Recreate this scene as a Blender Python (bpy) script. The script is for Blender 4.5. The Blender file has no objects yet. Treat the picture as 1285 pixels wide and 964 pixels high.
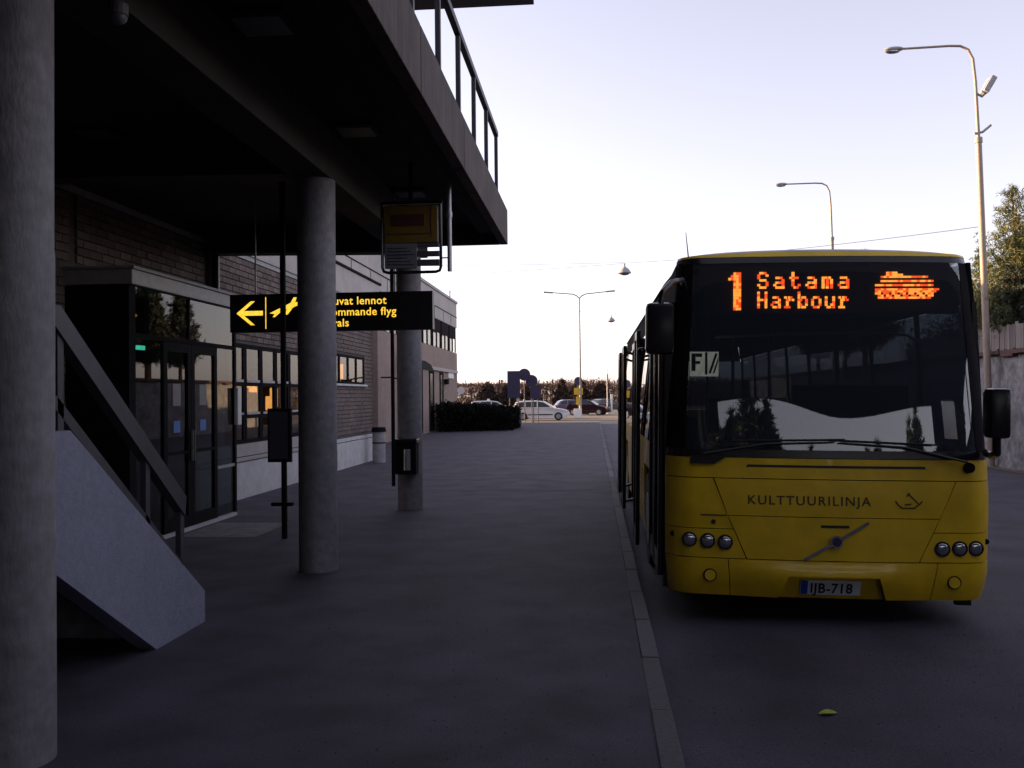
import bpy, bmesh, math, random
from mathutils import Vector, Matrix, Euler
R = math.radians
random.seed(7)
S = bpy.context.scene
col = S.collection

# ------------------------------------------------------------------ camera
cam = bpy.data.cameras.new('camera'); co = bpy.data.objects.new('camera', cam); col.objects.link(co)
cam.sensor_width = 36; cam.lens = 1150 / 1285 * 36; cam.clip_end = 3000; cam.clip_start = 0.05
_y, _p, _r = R(5.1), R(.75), R(.6)
fw = Vector((-math.sin(_y) * math.cos(_p), math.cos(_y) * math.cos(_p), math.sin(_p)))
r0 = Vector((math.cos(_y), math.sin(_y), 0)); u0 = r0.cross(fw)
rr = r0 * math.cos(_r) - u0 * math.sin(_r); uu = u0 * math.cos(_r) + r0 * math.sin(_r)
m3 = Matrix((rr, uu, -fw)).transposed()
co.matrix_world = Matrix.Translation((0, 0, 1.7)) @ m3.to_4x4()
S.camera = co

# ------------------------------------------------------------------ sky, sun, exposure
SUN_EL, SUN_DIR = R(9), Vector((-.954, .30))          # towards the sun: left and a little ahead
w = bpy.data.worlds.new('World'); S.world = w; w.use_nodes = True
nt = w.node_tree; nt.nodes.clear()
sky = nt.nodes.new('ShaderNodeTexSky'); sky.sky_type = 'NISHITA'; sky.sun_disc = False
sky.sun_elevation = SUN_EL; sky.sun_rotation = math.atan2(SUN_DIR.x, SUN_DIR.y) % (2 * math.pi)
sky.air_density = 1.0; sky.dust_density = 1.0; sky.ozone_density = 1.0
hs = nt.nodes.new('ShaderNodeHueSaturation'); hs.inputs['Saturation'].default_value = .42
mx = nt.nodes.new('ShaderNodeMix'); mx.data_type = 'RGBA'; mx.blend_type = 'MULTIPLY'; mx.inputs[0].default_value = 1
mx.inputs[7].default_value = (1.09, .98, 1.105, 1)
bg = nt.nodes.new('ShaderNodeBackground'); bg.inputs['Strength'].default_value = .115
wo = nt.nodes.new('ShaderNodeOutputWorld')
nt.links.new(sky.outputs[0], hs.inputs['Color']); nt.links.new(hs.outputs[0], mx.inputs[6])
nt.links.new(mx.outputs[2], bg.inputs[0]); nt.links.new(bg.outputs[0], wo.inputs[0])
sl = bpy.data.lights.new('sun', 'SUN'); so = bpy.data.objects.new('sun', sl); col.objects.link(so)
sl.energy = 5.0; sl.angle = R(.5); sl.color = (1, .66, .36)
sd = Vector((SUN_DIR.x * math.cos(SUN_EL), SUN_DIR.y * math.cos(SUN_EL), math.sin(SUN_EL)))
so.rotation_euler = sd.to_track_quat('Z', 'Y').to_euler(); so.location = sd * 100
S.view_settings.view_transform = 'Standard'; S.view_settings.look = 'None'
S.view_settings.gamma = 1; S.view_settings.exposure = 1.75
S.cycles.max_bounces = 6; S.cycles.diffuse_bounces = 3; S.cycles.glossy_bounces = 4
S.cycles.transparent_max_bounces = 12; S.cycles.caustics_reflective = False; S.cycles.caustics_refractive = False

# ------------------------------------------------------------------ materials
def nodes(name):
    m = bpy.data.materials.new(name); m.use_nodes = True
    t = m.node_tree; t.nodes.clear()
    o = t.nodes.new('ShaderNodeOutputMaterial')
    return m, t, o
def mat(name, c, rough=.6, var=.15, scale=6, bump=.0, bscale=60, metal=0, spec=.5, stretch=(1, 1, 1), var2=0, scale2=1, objrand=0, coat=0):
    m, t, o = nodes(name)
    b = t.nodes.new('ShaderNodeBsdfPrincipled')
    b.inputs['Roughness'].default_value = rough; b.inputs['Metallic'].default_value = metal
    b.inputs['Specular IOR Level'].default_value = spec; b.inputs['Coat Weight'].default_value = coat
    t.links.new(b.outputs[0], o.inputs[0])
    tc = t.nodes.new('ShaderNodeTexCoord'); mp = t.nodes.new('ShaderNodeMapping'); mp.inputs['Scale'].default_value = stretch
    t.links.new(tc.outputs['Object'], mp.inputs[0])
    n = t.nodes.new('ShaderNodeTexNoise'); n.inputs['Scale'].default_value = scale; n.inputs['Detail'].default_value = 8; n.inputs['Roughness'].default_value = .65
    t.links.new(mp.outputs[0], n.inputs[0])
    def rng(src, lo, hi):
        r = t.nodes.new('ShaderNodeMapRange'); r.inputs[1].default_value = .3; r.inputs[2].default_value = .7
        r.inputs[3].default_value = lo; r.inputs[4].default_value = hi; t.links.new(src, r.inputs[0]); return r.outputs[0]
    f = rng(n.outputs[0], 1 - var, 1 + var)
    def mul(a, b_):
        q = t.nodes.new('ShaderNodeMath'); q.operation = 'MULTIPLY'; t.links.new(a, q.inputs[0]); t.links.new(b_, q.inputs[1]); return q.outputs[0]
    if var2:
        n2 = t.nodes.new('ShaderNodeTexNoise'); n2.inputs['Scale'].default_value = scale2; n2.inputs['Detail'].default_value = 5
        t.links.new(tc.outputs['Object'], n2.inputs[0]); f = mul(f, rng(n2.outputs[0], 1 - var2, 1 + var2))
    if objrand:
        oi = t.nodes.new('ShaderNodeObjectInfo'); r = t.nodes.new('ShaderNodeMapRange'); r.inputs[3].default_value = 1 - objrand; r.inputs[4].default_value = 1 + objrand
        t.links.new(oi.outputs['Random'], r.inputs[0]); f = mul(f, r.outputs[0])
    v = t.nodes.new('ShaderNodeVectorMath'); v.operation = 'SCALE'; v.inputs[0].default_value = c[:3]
    t.links.new(f, v.inputs['Scale']); t.links.new(v.outputs[0], b.inputs['Base Color'])
    if bump:
        nb = t.nodes.new('ShaderNodeTexNoise'); nb.inputs['Scale'].default_value = bscale; nb.inputs['Detail'].default_value = 6
        t.links.new(mp.outputs[0], nb.inputs[0])
        bp = t.nodes.new('ShaderNodeBump'); bp.inputs['Strength'].default_value = bump; bp.inputs['Distance'].default_value = .02
        t.links.new(nb.outputs[0], bp.inputs['Height']); t.links.new(bp.outputs[0], b.inputs['Normal'])
    return m
def emit(name, c, s):
    m, t, o = nodes(name); e = t.nodes.new('ShaderNodeEmission')
    n = t.nodes.new('ShaderNodeTexNoise'); n.inputs['Scale'].default_value = 25
    tc = t.nodes.new('ShaderNodeTexCoord'); t.links.new(tc.outputs['Object'], n.inputs[0])
    r = t.nodes.new('ShaderNodeMapRange'); r.inputs[1].default_value = .3; r.inputs[2].default_value = .7
    r.inputs[3].default_value = s * .8; r.inputs[4].default_value = s * 1.2
    t.links.new(n.outputs[0], r.inputs[0]); t.links.new(r.outputs[0], e.inputs[1])
    e.inputs[0].default_value = (*c, 1); t.links.new(e.outputs[0], o.inputs[0]); return m
def glass(name, tint, ior=1.5, wav=0, wscale=1.0, gloss=(1, 1, 1), dust=0):
    m, t, o = nodes(name)
    tr = t.nodes.new('ShaderNodeBsdfTransparent'); tr.inputs[0].default_value = (*tint, 1)
    g = t.nodes.new('ShaderNodeBsdfGlossy'); g.inputs['Roughness'].default_value = .01; g.inputs[0].default_value = (*gloss, 1)
    f = t.nodes.new('ShaderNodeFresnel'); f.inputs[0].default_value = ior
    mix = t.nodes.new('ShaderNodeMixShader')
    ge = t.nodes.new('ShaderNodeNewGeometry'); fr_ = t.nodes.new('ShaderNodeMath'); fr_.operation = 'SUBTRACT'; fr_.inputs[0].default_value = 1
    fm = t.nodes.new('ShaderNodeMath'); fm.operation = 'MULTIPLY'
    t.links.new(ge.outputs['Backfacing'], fr_.inputs[1]); t.links.new(f.outputs[0], fm.inputs[0]); t.links.new(fr_.outputs[0], fm.inputs[1])
    t.links.new(fm.outputs[0], mix.inputs[0]); t.links.new(tr.outputs[0], mix.inputs[1]); t.links.new(g.outputs[0], mix.inputs[2])
    last = mix
    if dust:
        df = t.nodes.new('ShaderNodeBsdfDiffuse'); df.inputs[0].default_value = (.42, .46, .55, 1)  # dusty bluish film mixed in to lift the dark windscreen into haze
        m2 = t.nodes.new('ShaderNodeMixShader'); m2.inputs[0].default_value = dust
        t.links.new(mix.outputs[0], m2.inputs[1]); t.links.new(df.outputs[0], m2.inputs[2]); last = m2
    t.links.new(last.outputs[0], o.inputs[0])
    if wav:
        tc = t.nodes.new('ShaderNodeTexCoord'); n = t.nodes.new('ShaderNodeTexNoise'); n.inputs['Scale'].default_value = wscale; n.inputs['Detail'].default_value = 0
        bp = t.nodes.new('ShaderNodeBump'); bp.inputs['Strength'].default_value = 1; bp.inputs['Distance'].default_value = wav
        t.links.new(tc.outputs['Object'], n.inputs[0]); t.links.new(n.outputs[0], bp.inputs['Height'])
        t.links.new(bp.outputs[0], g.inputs['Normal'])
    return m

MT = dict(
    pave=mat('pavement_asphalt', (.054, .0455, .066), .76, .45, 70, .6, 240, var2=.45, scale2=1.7),
    road=mat('road_asphalt', (.054, .046, .067), .74, .45, 60, .6, 220, var2=.4, scale2=1.2),
    carpark=mat('car_park_asphalt', (.13, .105, .085), .9, .3, 20, .3, 60, var2=.3, scale2=.08),
    kerb=mat('kerb_granite', (.10, .092, .10), .8, .25, 40, .3, 120, objrand=.15),
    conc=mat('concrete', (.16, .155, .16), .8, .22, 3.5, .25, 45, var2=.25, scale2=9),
    concl=mat('concrete_column', (.18, .172, .185), .75, .25, 2.2, .25, 50, stretch=(1, 1, .35), var2=.2, scale2=14),
    concp=mat('concrete_painted', (.215, .222, .29), .8, .09, 2.5, .25, 60, var2=.10, scale2=30),
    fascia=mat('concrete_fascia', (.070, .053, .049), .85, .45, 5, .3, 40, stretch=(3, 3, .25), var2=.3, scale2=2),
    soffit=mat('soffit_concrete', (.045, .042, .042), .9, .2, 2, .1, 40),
    dark=mat('dark_paint', (.010, .010, .012), .8, .2, 12, spec=.08),
    black=mat('black_gloss', (.012, .012, .014), .25, .1, 12),
    rubber=mat('rubber', (.018, .018, .018), .85, .2, 30),
    steel=mat('galvanised_steel', (.32, .32, .33), .45, .15, 15, metal=.6),
    rail=mat('railing_paint', (.045, .04, .05), .5, .2, 8),
    hand=mat('handrail_paint', (.050, .046, .054), .5, .2, 8),
    mortar=mat('mortar', (.09, .08, .078), .95, .2, 20, .3, 90),
    brick=mat('brick', (.125, .094, .086), .85, .25, 18, .3, 80, objrand=.35, var2=.25, scale2=1.5),
    pbrick=mat('pale_brick', (.27, .20, .175), .85, .2, 9, .2, 60, var2=.15, scale2=.7),
    clad=mat('pale_cladding', (.40, .37, .36), .7, .12, 3, .1, 20, var2=.12, scale2=.5),
    plinth=mat('white_plinth', (.55, .54, .55), .8, .15, 4, .2, 40),
    frame=mat('window_frame', (.012, .010, .012), .85, .2, 10, spec=.06),
    lframe=mat('pale_frame', (.34, .34, .35), .5, .15, 10),
    room=mat('room_wall', (.42, .34, .12), .9, .2, 3),
    roomd=mat('porch_interior', (.16, .08, .06), .9, .3, 3),
    yellow=mat('bus_yellow', (.78, .50, .008), .38, .12, 1.6, coat=.3, var2=.12, scale2=5),
    roofp=mat('bus_roof_paint', (.30, .27, .33), .4, .15, 6),
    int=mat('bus_interior', (.035, .037, .045), .8, .2, 6),
    seat=mat('seat_cloth', (.03, .035, .06), .9, .3, 30),
    chrome=mat('chrome', (.65, .65, .68), .12, .05, 6, metal=1),
    lens=mat('lamp_lens', (.45, .46, .50), .08, .15, 40, metal=.85),
    sgn=mat('sign_black', (.006, .006, .007), .4, .2, 8),
    syel=emit('sign_yellow', (1, .60, .05), .36),
    fyel=mat('sign_yellow_plate', (.60, .38, .02), .5, .12, 8),
    byel=mat('stop_yellow', (.12, .072, .005), .5, .12, 8),  # darkened copy of the plate yellow, canopy shade put into the colour
    bred=mat('stop_dark_red', (.05, .012, .010), .5, .1, 8),
    bgrey=mat('timetable_paper', (.12, .12, .135), .6, .25, 22),
    white=mat('white_paint', (.75, .74, .72), .5, .08, 8),
    bluebox=mat('blue_sticker', (.03, .16, .5), .5, .1, 8),
    led=emit('led_orange', (1, .07, .008), 2.2),
    ledhot=emit('led_amber', (1, .27, .028), 2.5),
    green=emit('exit_lamp_green', (.1, 1, .55), 1.2),
    warm=emit('warm_room_lamp', (1, .40, .10), .45),
    plate=mat('plate_white', (.72, .74, .78), .4, .05, 10),
    plateb=mat('plate_blue', (.02, .06, .45), .4, .05, 10),
    ink=mat('black_ink', (.012, .012, .014), .5, .1, 20),
    letter=mat('brown_lettering', (.06, .035, .012), .5, .1, 20),
    hedge=mat('hedge_leaf', (.007, .008, .007), .95, .3, 6, spec=.1),
    pine=mat('pine_needles', (.085, .095, .02), .6, .45, 1.5),
    pined=mat('dark_needles', (.022, .034, .018), .7, .35, 1.5),
    bark=mat('bark', (.13, .075, .045), .9, .3, 20, .4, 40),
    twig=mat('bare_wood', (.085, .047, .034), .9, .5, .25),
    field=mat('dry_grass', (.20, .135, .06), .95, .3, 3, .4, 20, var2=.3, scale2=.1),
    bank=mat('bank_soil', (.11, .085, .055), .95, .4, 2, .5, 10),
    rock=mat('rough_rock', (.20, .195, .205), .9, .45, 2.2, .6, 9, var2=.3, scale2=8),
    rust=mat('red_coping', (.075, .036, .032), .8, .35, 6, .3, 30),
    fenceb=mat('weathered_board', (.19, .168, .162), .85, .25, 10, .2, 40, stretch=(1, 1, .2), objrand=.2),
    glassd=glass('dark_glass', (.30, .33, .35)),
    glassw=glass('window_glass', (.75, .78, .76)),
    glassb=glass('bus_windscreen', (.42, .46, .52), 1.9, .016, .9, dust=.045),
    glasss=glass('bus_side_glass', (.27, .29, .31)),
    carw=mat('car_white', (.72, .72, .72), .3, .04, 4, coat=.5),
    carr=mat('car_dark_red', (.020, .004, .008), .5, .05, 4, spec=.1),
    cark=mat('car_black', (.018, .018, .026), .3, .05, 4, coat=.5),
    cars=mat('car_silver', (.45, .46, .47), .3, .04, 4, metal=.3, coat=.5),
    carb=mat('car_blue_grey', (.09, .09, .14), .3, .05, 4, coat=.5),
    signb=mat('sign_blue', (.028, .022, .065), .5, .1, 6),
    tail=mat('tail_red', (.35, .01, .01), .3, .1, 10),
    leaf=mat('leaf_green', (.35, .48, .05), .6, .2, 30),
    zinc=mat('zinc_grey', (.30, .30, .31), .6, .2, 8),
    tar=mat('tar', (.026, .024, .027), .95, .2, 20, spec=.1),
    mast=mat('lamp_post_paint', (.30, .235, .19), .55, .12, 9),
    diff=mat('lamp_diffuser', (.16, .16, .17), .5, .1, 12),
    ad=emit('advert_light', (1, .88, .60), .20),
)

# ------------------------------------------------------------------ helpers
def link(o, parent=None):
    col.objects.link(o)
    if parent: o.parent = parent
    return o
def tag(o, label=None, cat=None, group=None, kind=None):
    if label: o['label'] = label
    if cat: o['category'] = cat
    if group: o['group'] = group
    if kind: o['kind'] = kind
    return o
def thing(name, label, cat, loc=(0, 0, 0), group=None, rz=0):
    o = link(bpy.data.objects.new(name, None)); o.location = loc; o.rotation_euler.z = rz; o.empty_display_size = .2
    return tag(o, label, cat, group)
def rootloc(p):
    v = Vector((0, 0, 0))
    while p: v = v + Vector(p.location); p = p.parent
    return v
class MB:
    def __init__(s): s.bm = bmesh.new()
    def box(s, c, d, rot=None, bev=0):
        b = bmesh.new(); bmesh.ops.create_cube(b, size=1)
        bmesh.ops.scale(b, vec=d, verts=b.verts)
        if bev: bmesh.ops.bevel(b, geom=b.edges[:], offset=bev, segments=2, affect='EDGES', profile=.6)
        M = Matrix.Translation(c) @ (Euler(rot).to_matrix().to_4x4() if rot else Matrix())
        bmesh.ops.transform(b, matrix=M, verts=b.verts); s._add(b); return s
    def bb(s, a, b, bev=0):
        return s.box([(a[i] + b[i]) / 2 for i in range(3)], [abs(b[i] - a[i]) for i in range(3)], None, bev)
    def _add(s, b):
        me = bpy.data.meshes.new('t'); b.to_mesh(me); b.free(); s.bm.from_mesh(me); bpy.data.meshes.remove(me)
    def cyl(s, p0, p1, r0, r1=None, n=14):
        return s.tube([p0, p1], [r0, r0 if r1 is None else r1], n)
    def tube(s, pts, r, n=8):
        pts = [Vector(p) for p in pts]; rs = r if isinstance(r, (list, tuple)) else [r] * len(pts)
        rings = []; up = None
        for i, p in enumerate(pts):
            d = (pts[min(i + 1, len(pts) - 1)] - pts[max(i - 1, 0)]).normalized()
            if up is None: up = Vector((0, 0, 1)) if abs(d.z) < .9 else Vector((1, 0, 0))
            x = d.cross(up).normalized(); y = x.cross(d).normalized(); up = y
            rings.append([s.bm.verts.new(p + (x * math.cos(2 * math.pi * k / n) + y * math.sin(2 * math.pi * k / n)) * rs[i]) for k in range(n)])
        for a, b in zip(rings, rings[1:]):
            for k in range(n): s.bm.faces.new((a[k], a[(k + 1) % n], b[(k + 1) % n], b[k]))
        s.bm.faces.new(rings[0][::-1]); s.bm.faces.new(rings[-1]); return s
    def poly(s, pts):
        s.bm.faces.new([s.bm.verts.new(p) for p in pts]); return s
    def prism(s, pts, off):
        a = [s.bm.verts.new(p) for p in pts]; b = [s.bm.verts.new(Vector(p) + Vector(off)) for p in pts]
        n = len(pts); s.bm.faces.new(a[::-1]); s.bm.faces.new(b)
        for k in range(n): s.bm.faces.new((a[k], a[(k + 1) % n], b[(k + 1) % n], b[k]))
        return s
    def ball(s, c, r, seg=16, sc=(1, 1, 1)):
        b = bmesh.new(); bmesh.ops.create_uvsphere(b, u_segments=seg, v_segments=max(6, seg // 2), radius=r)
        bmesh.ops.scale(b, vec=sc, verts=b.verts); bmesh.ops.translate(b, vec=c, verts=b.verts); s._add(b); return s
    def ring(s, c, ax, R_, r_, n=24, m=8):
        ax = Vector(ax).normalized(); x = ax.orthogonal().normalized(); y = ax.cross(x)
        pts = [Vector(c) + (x * math.cos(2 * math.pi * k / n) + y * math.sin(2 * math.pi * k / n)) * R_ for k in range(n)]
        rings = []
        for k in range(n):
            rad = (pts[k] - Vector(c)).normalized()
            rings.append([s.bm.verts.new(pts[k] + (rad * math.cos(2 * math.pi * j / m) + ax * math.sin(2 * math.pi * j / m)) * r_) for j in range(m)])
        for k in range(n):
            a, b = rings[k], rings[(k + 1) % n]
            for j in range(m): s.bm.faces.new((a[j], a[(j + 1) % m], b[(j + 1) % m], b[j]))
        return s
    def mesh(s, name, m, smooth=False, recalc=True):
        if recalc: bmesh.ops.recalc_face_normals(s.bm, faces=s.bm.faces[:])
        me = bpy.data.meshes.new(name); s.bm.to_mesh(me); s.bm.free()
        me.materials.append(m)
        if smooth:
            me.polygons.foreach_set('use_smooth', [True] * len(me.polygons))
            me.set_sharp_from_angle(angle=R(35))
        return me
    def build(s, name, m, parent=None, smooth=False, label=None, recalc=True):
        if parent:
            v = rootloc(parent); bmesh.ops.translate(s.bm, vec=-v, verts=s.bm.verts)
        o = link(bpy.data.objects.new(name, s.mesh(name, m, smooth, recalc)), parent)
        if label: o['label'] = label
        return o
    def solo(s, name, m, label, cat, loc, group=None, smooth=False):
        bmesh.ops.translate(s.bm, vec=-Vector(loc), verts=s.bm.verts)
        o = link(bpy.data.objects.new(name, s.mesh(name, m, smooth))); o.location = loc
        return tag(o, label, cat, group)
def copy_tree(o, parent=None):
    c = o.copy(); col.objects.link(c)
    if parent: c.parent = parent
    for ch in o.children: copy_tree(ch, c)
    return c
def raw(name, verts, faces, m, parent=None, smooth=False):
    me = bpy.data.meshes.new(name); me.from_pydata(verts, [], faces); me.materials.append(m)
    if smooth: me.polygons.foreach_set('use_smooth', [True] * len(me.polygons))
    return link(bpy.data.objects.new(name, me), parent)
def text_mesh(body, size, offset=0.0, extrude=0.0, spacing=1.0, align='LEFT'):
    cu = bpy.data.curves.new('t', 'FONT'); cu.body = body; cu.size = size; cu.offset = offset; cu.extrude = extrude
    cu.space_character = spacing; cu.align_x = align; cu.resolution_u = 3
    o = bpy.data.objects.new('t', cu); col.objects.link(o)
    me = bpy.data.meshes.new_from_object(o.evaluated_get(bpy.context.evaluated_depsgraph_get()))
    vs = [v.co.copy() for v in me.vertices]; fs = [tuple(p.vertices) for p in me.polygons]
    bpy.data.objects.remove(o); bpy.data.curves.remove(cu); bpy.data.meshes.remove(me)
    return vs, fs
def structure(name, mb, m, smooth=False):
    return tag(mb.build(name, m, None, smooth), kind='structure')
def sheet(name, x0, x1, y0, y1, z, m):
    return structure(name, MB().poly([(x0, y0, z), (x1, y0, z), (x1, y1, z), (x0, y1, z)]), m)

# ------------------------------------------------------------------ ground
sheet('ground', -900, 900, -600, 1500, -.14, MT['carpark'])
sheet('road', .40, 9.3, -60, 66, -.12, MT['road'])
pv = MB(); pv.bb((-12, -60, -.135), (.285, 58, 0)); structure('pavement', pv, MT['pave'])
sheet('far_field', -600, 600, 118, 1500, -.125, MT['field'])
sheet('verge_strip', 9.3, 9.75, -60, 60, -.112, MT['bank'])
kerb = tag(MB().bb((.29, -60, -.138), (.385, 58, -.03)).build('kerb', MT['kerb']), kind='structure')
km = MB().box((0, 0, 0), (.112, .985, .13), None, .008).mesh('kerb_stone', MT['kerb'])
for i in range(61):
    k = link(bpy.data.objects.new('kerb_stone', km), kerb)
    k.location = (.343 + random.uniform(-.004, .004), -2.5 + i, -.058 + random.uniform(-.004, .004)); k.rotation_euler.z = random.uniform(-.004, .004)
# asphalt repair seams (thin sealed joints lying on the pavement)
rg = random.Random(17)
def seam(pts, wd):
    L, Q = [], []
    for i_ in range(len(pts) - 1):
        for k_ in range(14):
            u = k_ / 14; x = pts[i_][0] + (pts[i_ + 1][0] - pts[i_][0]) * u; y = pts[i_][1] + (pts[i_ + 1][1] - pts[i_][1]) * u
            dx = pts[i_ + 1][0] - pts[i_][0]; dy = pts[i_ + 1][1] - pts[i_][1]; l = math.hypot(dx, dy); j_ = rg.uniform(-.02, .02); h_ = wd * rg.uniform(.5, 1.2)
            L.append((x - dy / l * (j_ + h_), y + dx / l * (j_ + h_), pts[0][2])); Q.append((x - dy / l * (j_ - h_), y + dx / l * (j_ - h_), pts[0][2]))
    b = MB()
    for a in range(len(L) - 1): b.poly([L[a], L[a + 1], Q[a + 1], Q[a]])
    structure('tar_seam', b, MT['tar'])
seam([(-4.0, 16.5, .004), (-1.0, 16.3, .004), (.27, 16.6, .004)], .014)
gv, gf = [], []
for _ in range(2600):
    onk = rg.random() < .5
    x = rg.uniform(.42, 3.2) if onk else rg.uniform(-2.6, .27); y = 3.6 + rg.random() ** 1.6 * 12; z = -.1195 if onk else .0005; r_ = rg.uniform(.0025, .007); a0 = rg.uniform(0, 6.28); b = len(gv)
    for k in range(3): gv.append((x + r_ * math.cos(a0 + 2.1 * k), y + r_ * math.sin(a0 + 2.1 * k), z))
    gv.append((x, y, z + r_)); gf += [(b, b + 1, b + 3), (b + 1, b + 2, b + 3), (b + 2, b, b + 3)]
tag(raw('grit', gv, gf, MT['kerb']), 'loose pale grit scattered over the asphalt', 'grit', kind='stuff')
sheet('door_slab', -5.15, -4.15, 10.9, 12.2, .004, MT['conc'])

# ------------------------------------------------------------------ balcony canopy on columns
FX = -1.31; Y1 = 14.2; Y0 = -30
can = thing('balcony_canopy', 'dark concrete canopy slab over the pavement carrying a railed balcony', 'canopy', (-3, Y1, 4.35))
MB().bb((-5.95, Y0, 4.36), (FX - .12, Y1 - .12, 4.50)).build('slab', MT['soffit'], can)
yy = Y1
while yy > -2:
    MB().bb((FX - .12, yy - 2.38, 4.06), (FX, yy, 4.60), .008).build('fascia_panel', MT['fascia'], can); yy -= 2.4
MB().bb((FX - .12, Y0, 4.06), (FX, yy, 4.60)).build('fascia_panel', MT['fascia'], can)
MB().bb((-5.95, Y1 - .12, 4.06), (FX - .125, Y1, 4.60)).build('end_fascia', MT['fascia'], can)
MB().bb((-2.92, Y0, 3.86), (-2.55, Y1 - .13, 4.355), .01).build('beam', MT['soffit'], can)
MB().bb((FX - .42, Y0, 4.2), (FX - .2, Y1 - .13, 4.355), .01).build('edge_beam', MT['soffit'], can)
COLS = [(-2.76, 4.13), (-2.73, 8.88), (-2.80, 13.78)]
for cx_, cy_ in COLS:
    MB().prism([(-5.9, cy_ - .16, 4.356), (-5.9, cy_ - .16, 3.95), (-2.925, cy_ - .16, 3.9), (-2.925, cy_ - .16, 4.356)], (0, .32, 0)).build('cross_beam', MT['soffit'], can)
# railing on the balcony
rl = MB().bb((FX - .19, Y0, 5.72), (FX - .12, Y1 - .1, 5.80), .008).build('railing', MT['rail'], can)
MB().bb((FX - .17, Y0, 4.66), (FX - .14, Y1 - .13, 4.70)).build('bottom_rail', MT['rail'], rl)
for k in range(16):
    y = Y1 - .14 - k * 1.33
    MB().bb((FX - .18, y - .03, 4.601), (FX - .13, y + .03, 5.725)).build('post', MT['rail'], rl)
# soffit lamps, switched off
for k, (x, y) in enumerate([(-2.28, 6.2), (-2.29, 8.79), (-2.32, 11.6), (-4.82, 8.6)]):
    t = thing('ceiling_light', ['unlit ceiling panel lamp under the canopy, nearest the camera in its row', 'unlit ceiling panel lamp, middle one of the row right of the columns', 'unlit ceiling panel lamp above the yellow stop sign, farthest of its row', 'unlit ceiling panel lamp deep under the canopy left of the columns'][k], 'ceiling lamp', (x, y, 4.30), 'panel lamps under the canopy')
    MB().bb((x - .2, y - .19, 4.315), (x + .2, y + .19, 4.358)).build('housing', MT['soffit'], t)
    MB().bb((x - .17, y - .16, 4.300), (x + .17, y + .16, 4.314)).build('diffuser', MT['diff'], t)
# columns
def colmesh(h):
    n = 40; zs = [0, .02, .5, 1.15, 1.2, 2.4, 2.43, h]; v = []; f = []
    for i, z in enumerate(zs):
        r = .19 if z not in (1.2, 2.43) else .1865
        for k in range(n):
            a = 2 * math.pi * k / n; v.append((r * math.cos(a), r * math.sin(a), z))
    for i in range(len(zs) - 1):
        for k in range(n): f.append((i * n + k, i * n + (k + 1) % n, (i + 1) * n + (k + 1) % n, (i + 1) * n + k))
    return v, f
CL = ['thick round concrete column at the left edge beside the concrete staircase', 'round concrete column standing in front of the hanging black arrow sign', 'round concrete column carrying the litter bin, farthest along the pavement']
for i, (x, y) in enumerate(COLS):
    v, f = colmesh(3.858)
    o = raw('concrete_column', v, f, MT['concl'], None, True); o.location = (x, y, .001)
    tag(o, CL[i], 'column', 'columns under the canopy')
# small dome lamp / camera on the beam
t = thing('dome_camera', 'small pale dome camera fixed under the concrete beam at the top left', 'camera', (-2.56, 4.77, 3.80))
MB().cyl((-2.56, 4.77, 3.80), (-2.56, 4.77, 3.86), .05).build('base', MT['diff'], t)
MB().ball((-2.56, 4.77, 3.79), .045, 16, (1, 1, .8)).build('dome', MT['diff'], t, True)

# ------------------------------------------------------------------ upper storey above the canopy with its eave
up = thing('upper_storey', 'dark upper floor of the terminal with a wide flat eave, above the balcony', 'building', (-9, 0, 4.5))
MB().bb((-16, Y0, 4.51), (-5.0, Y1 - .3, 7.79)).build('wall', MT['clad'], up)
MB().bb((-16.3, Y0, 7.80), (-.86, Y1, 8.15), .01).build('eave', MT['rail'], up)

# ------------------------------------------------------------------ near wing with brick wall
WX = -6.0
wing = thing('terminal_wing', 'low brick terminal wing with white plinth beside the pavement', 'building', (-9, 14, 0))
def wallbox(y0, y1, z0, z1): return MB().bb((-6.30, y0, z0), (-6.028, y1, z1))
for y0, y1, z0, z1 in [(-30, 14.55, 3.25, 4.12), (-30, 10.0, .0, 3.25), (14.55, 18.45, 2.65, 4.12), (18.45, 25.3, 2.75, 4.12), (18.45, 25.3, 0, 2.03), (18.45, 19.7, 2.03, 2.75), (23.6, 25.3, 2.03, 2.75), (14.55, 18.45, 0, .93), (13.45, 14.55, 0, 3.25)]:
    wallbox(y0, y1, z0, z1).build('wall', MT['mortar'], wing)
MB().bb((-12, 25.0, 0), (-6.31, 25.3, 4.12)).build('wall', MT['pbrick'], wing)
MB().bb((-12, -30, 4.12), (-6.0, 25.32, 4.20)).build('roof', MT['zinc'], wing)
MB().bb((-12, -30, 4.201), (-5.97, 14.2, 4.505)).build('roof_edge', MT['soffit'], wing)  # filler added to stop sun leaking in under the upper floor
MB().bb((-12, 14.25, 4.20), (-5.97, 25.34, 4.84), .01).build('cladding_band', MT['clad'], wing)
MB().bb((-12.05, 14.22, 4.842), (-5.93, 25.38, 4.90)).build('roof_edge', MT['frame'], wing)
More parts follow.
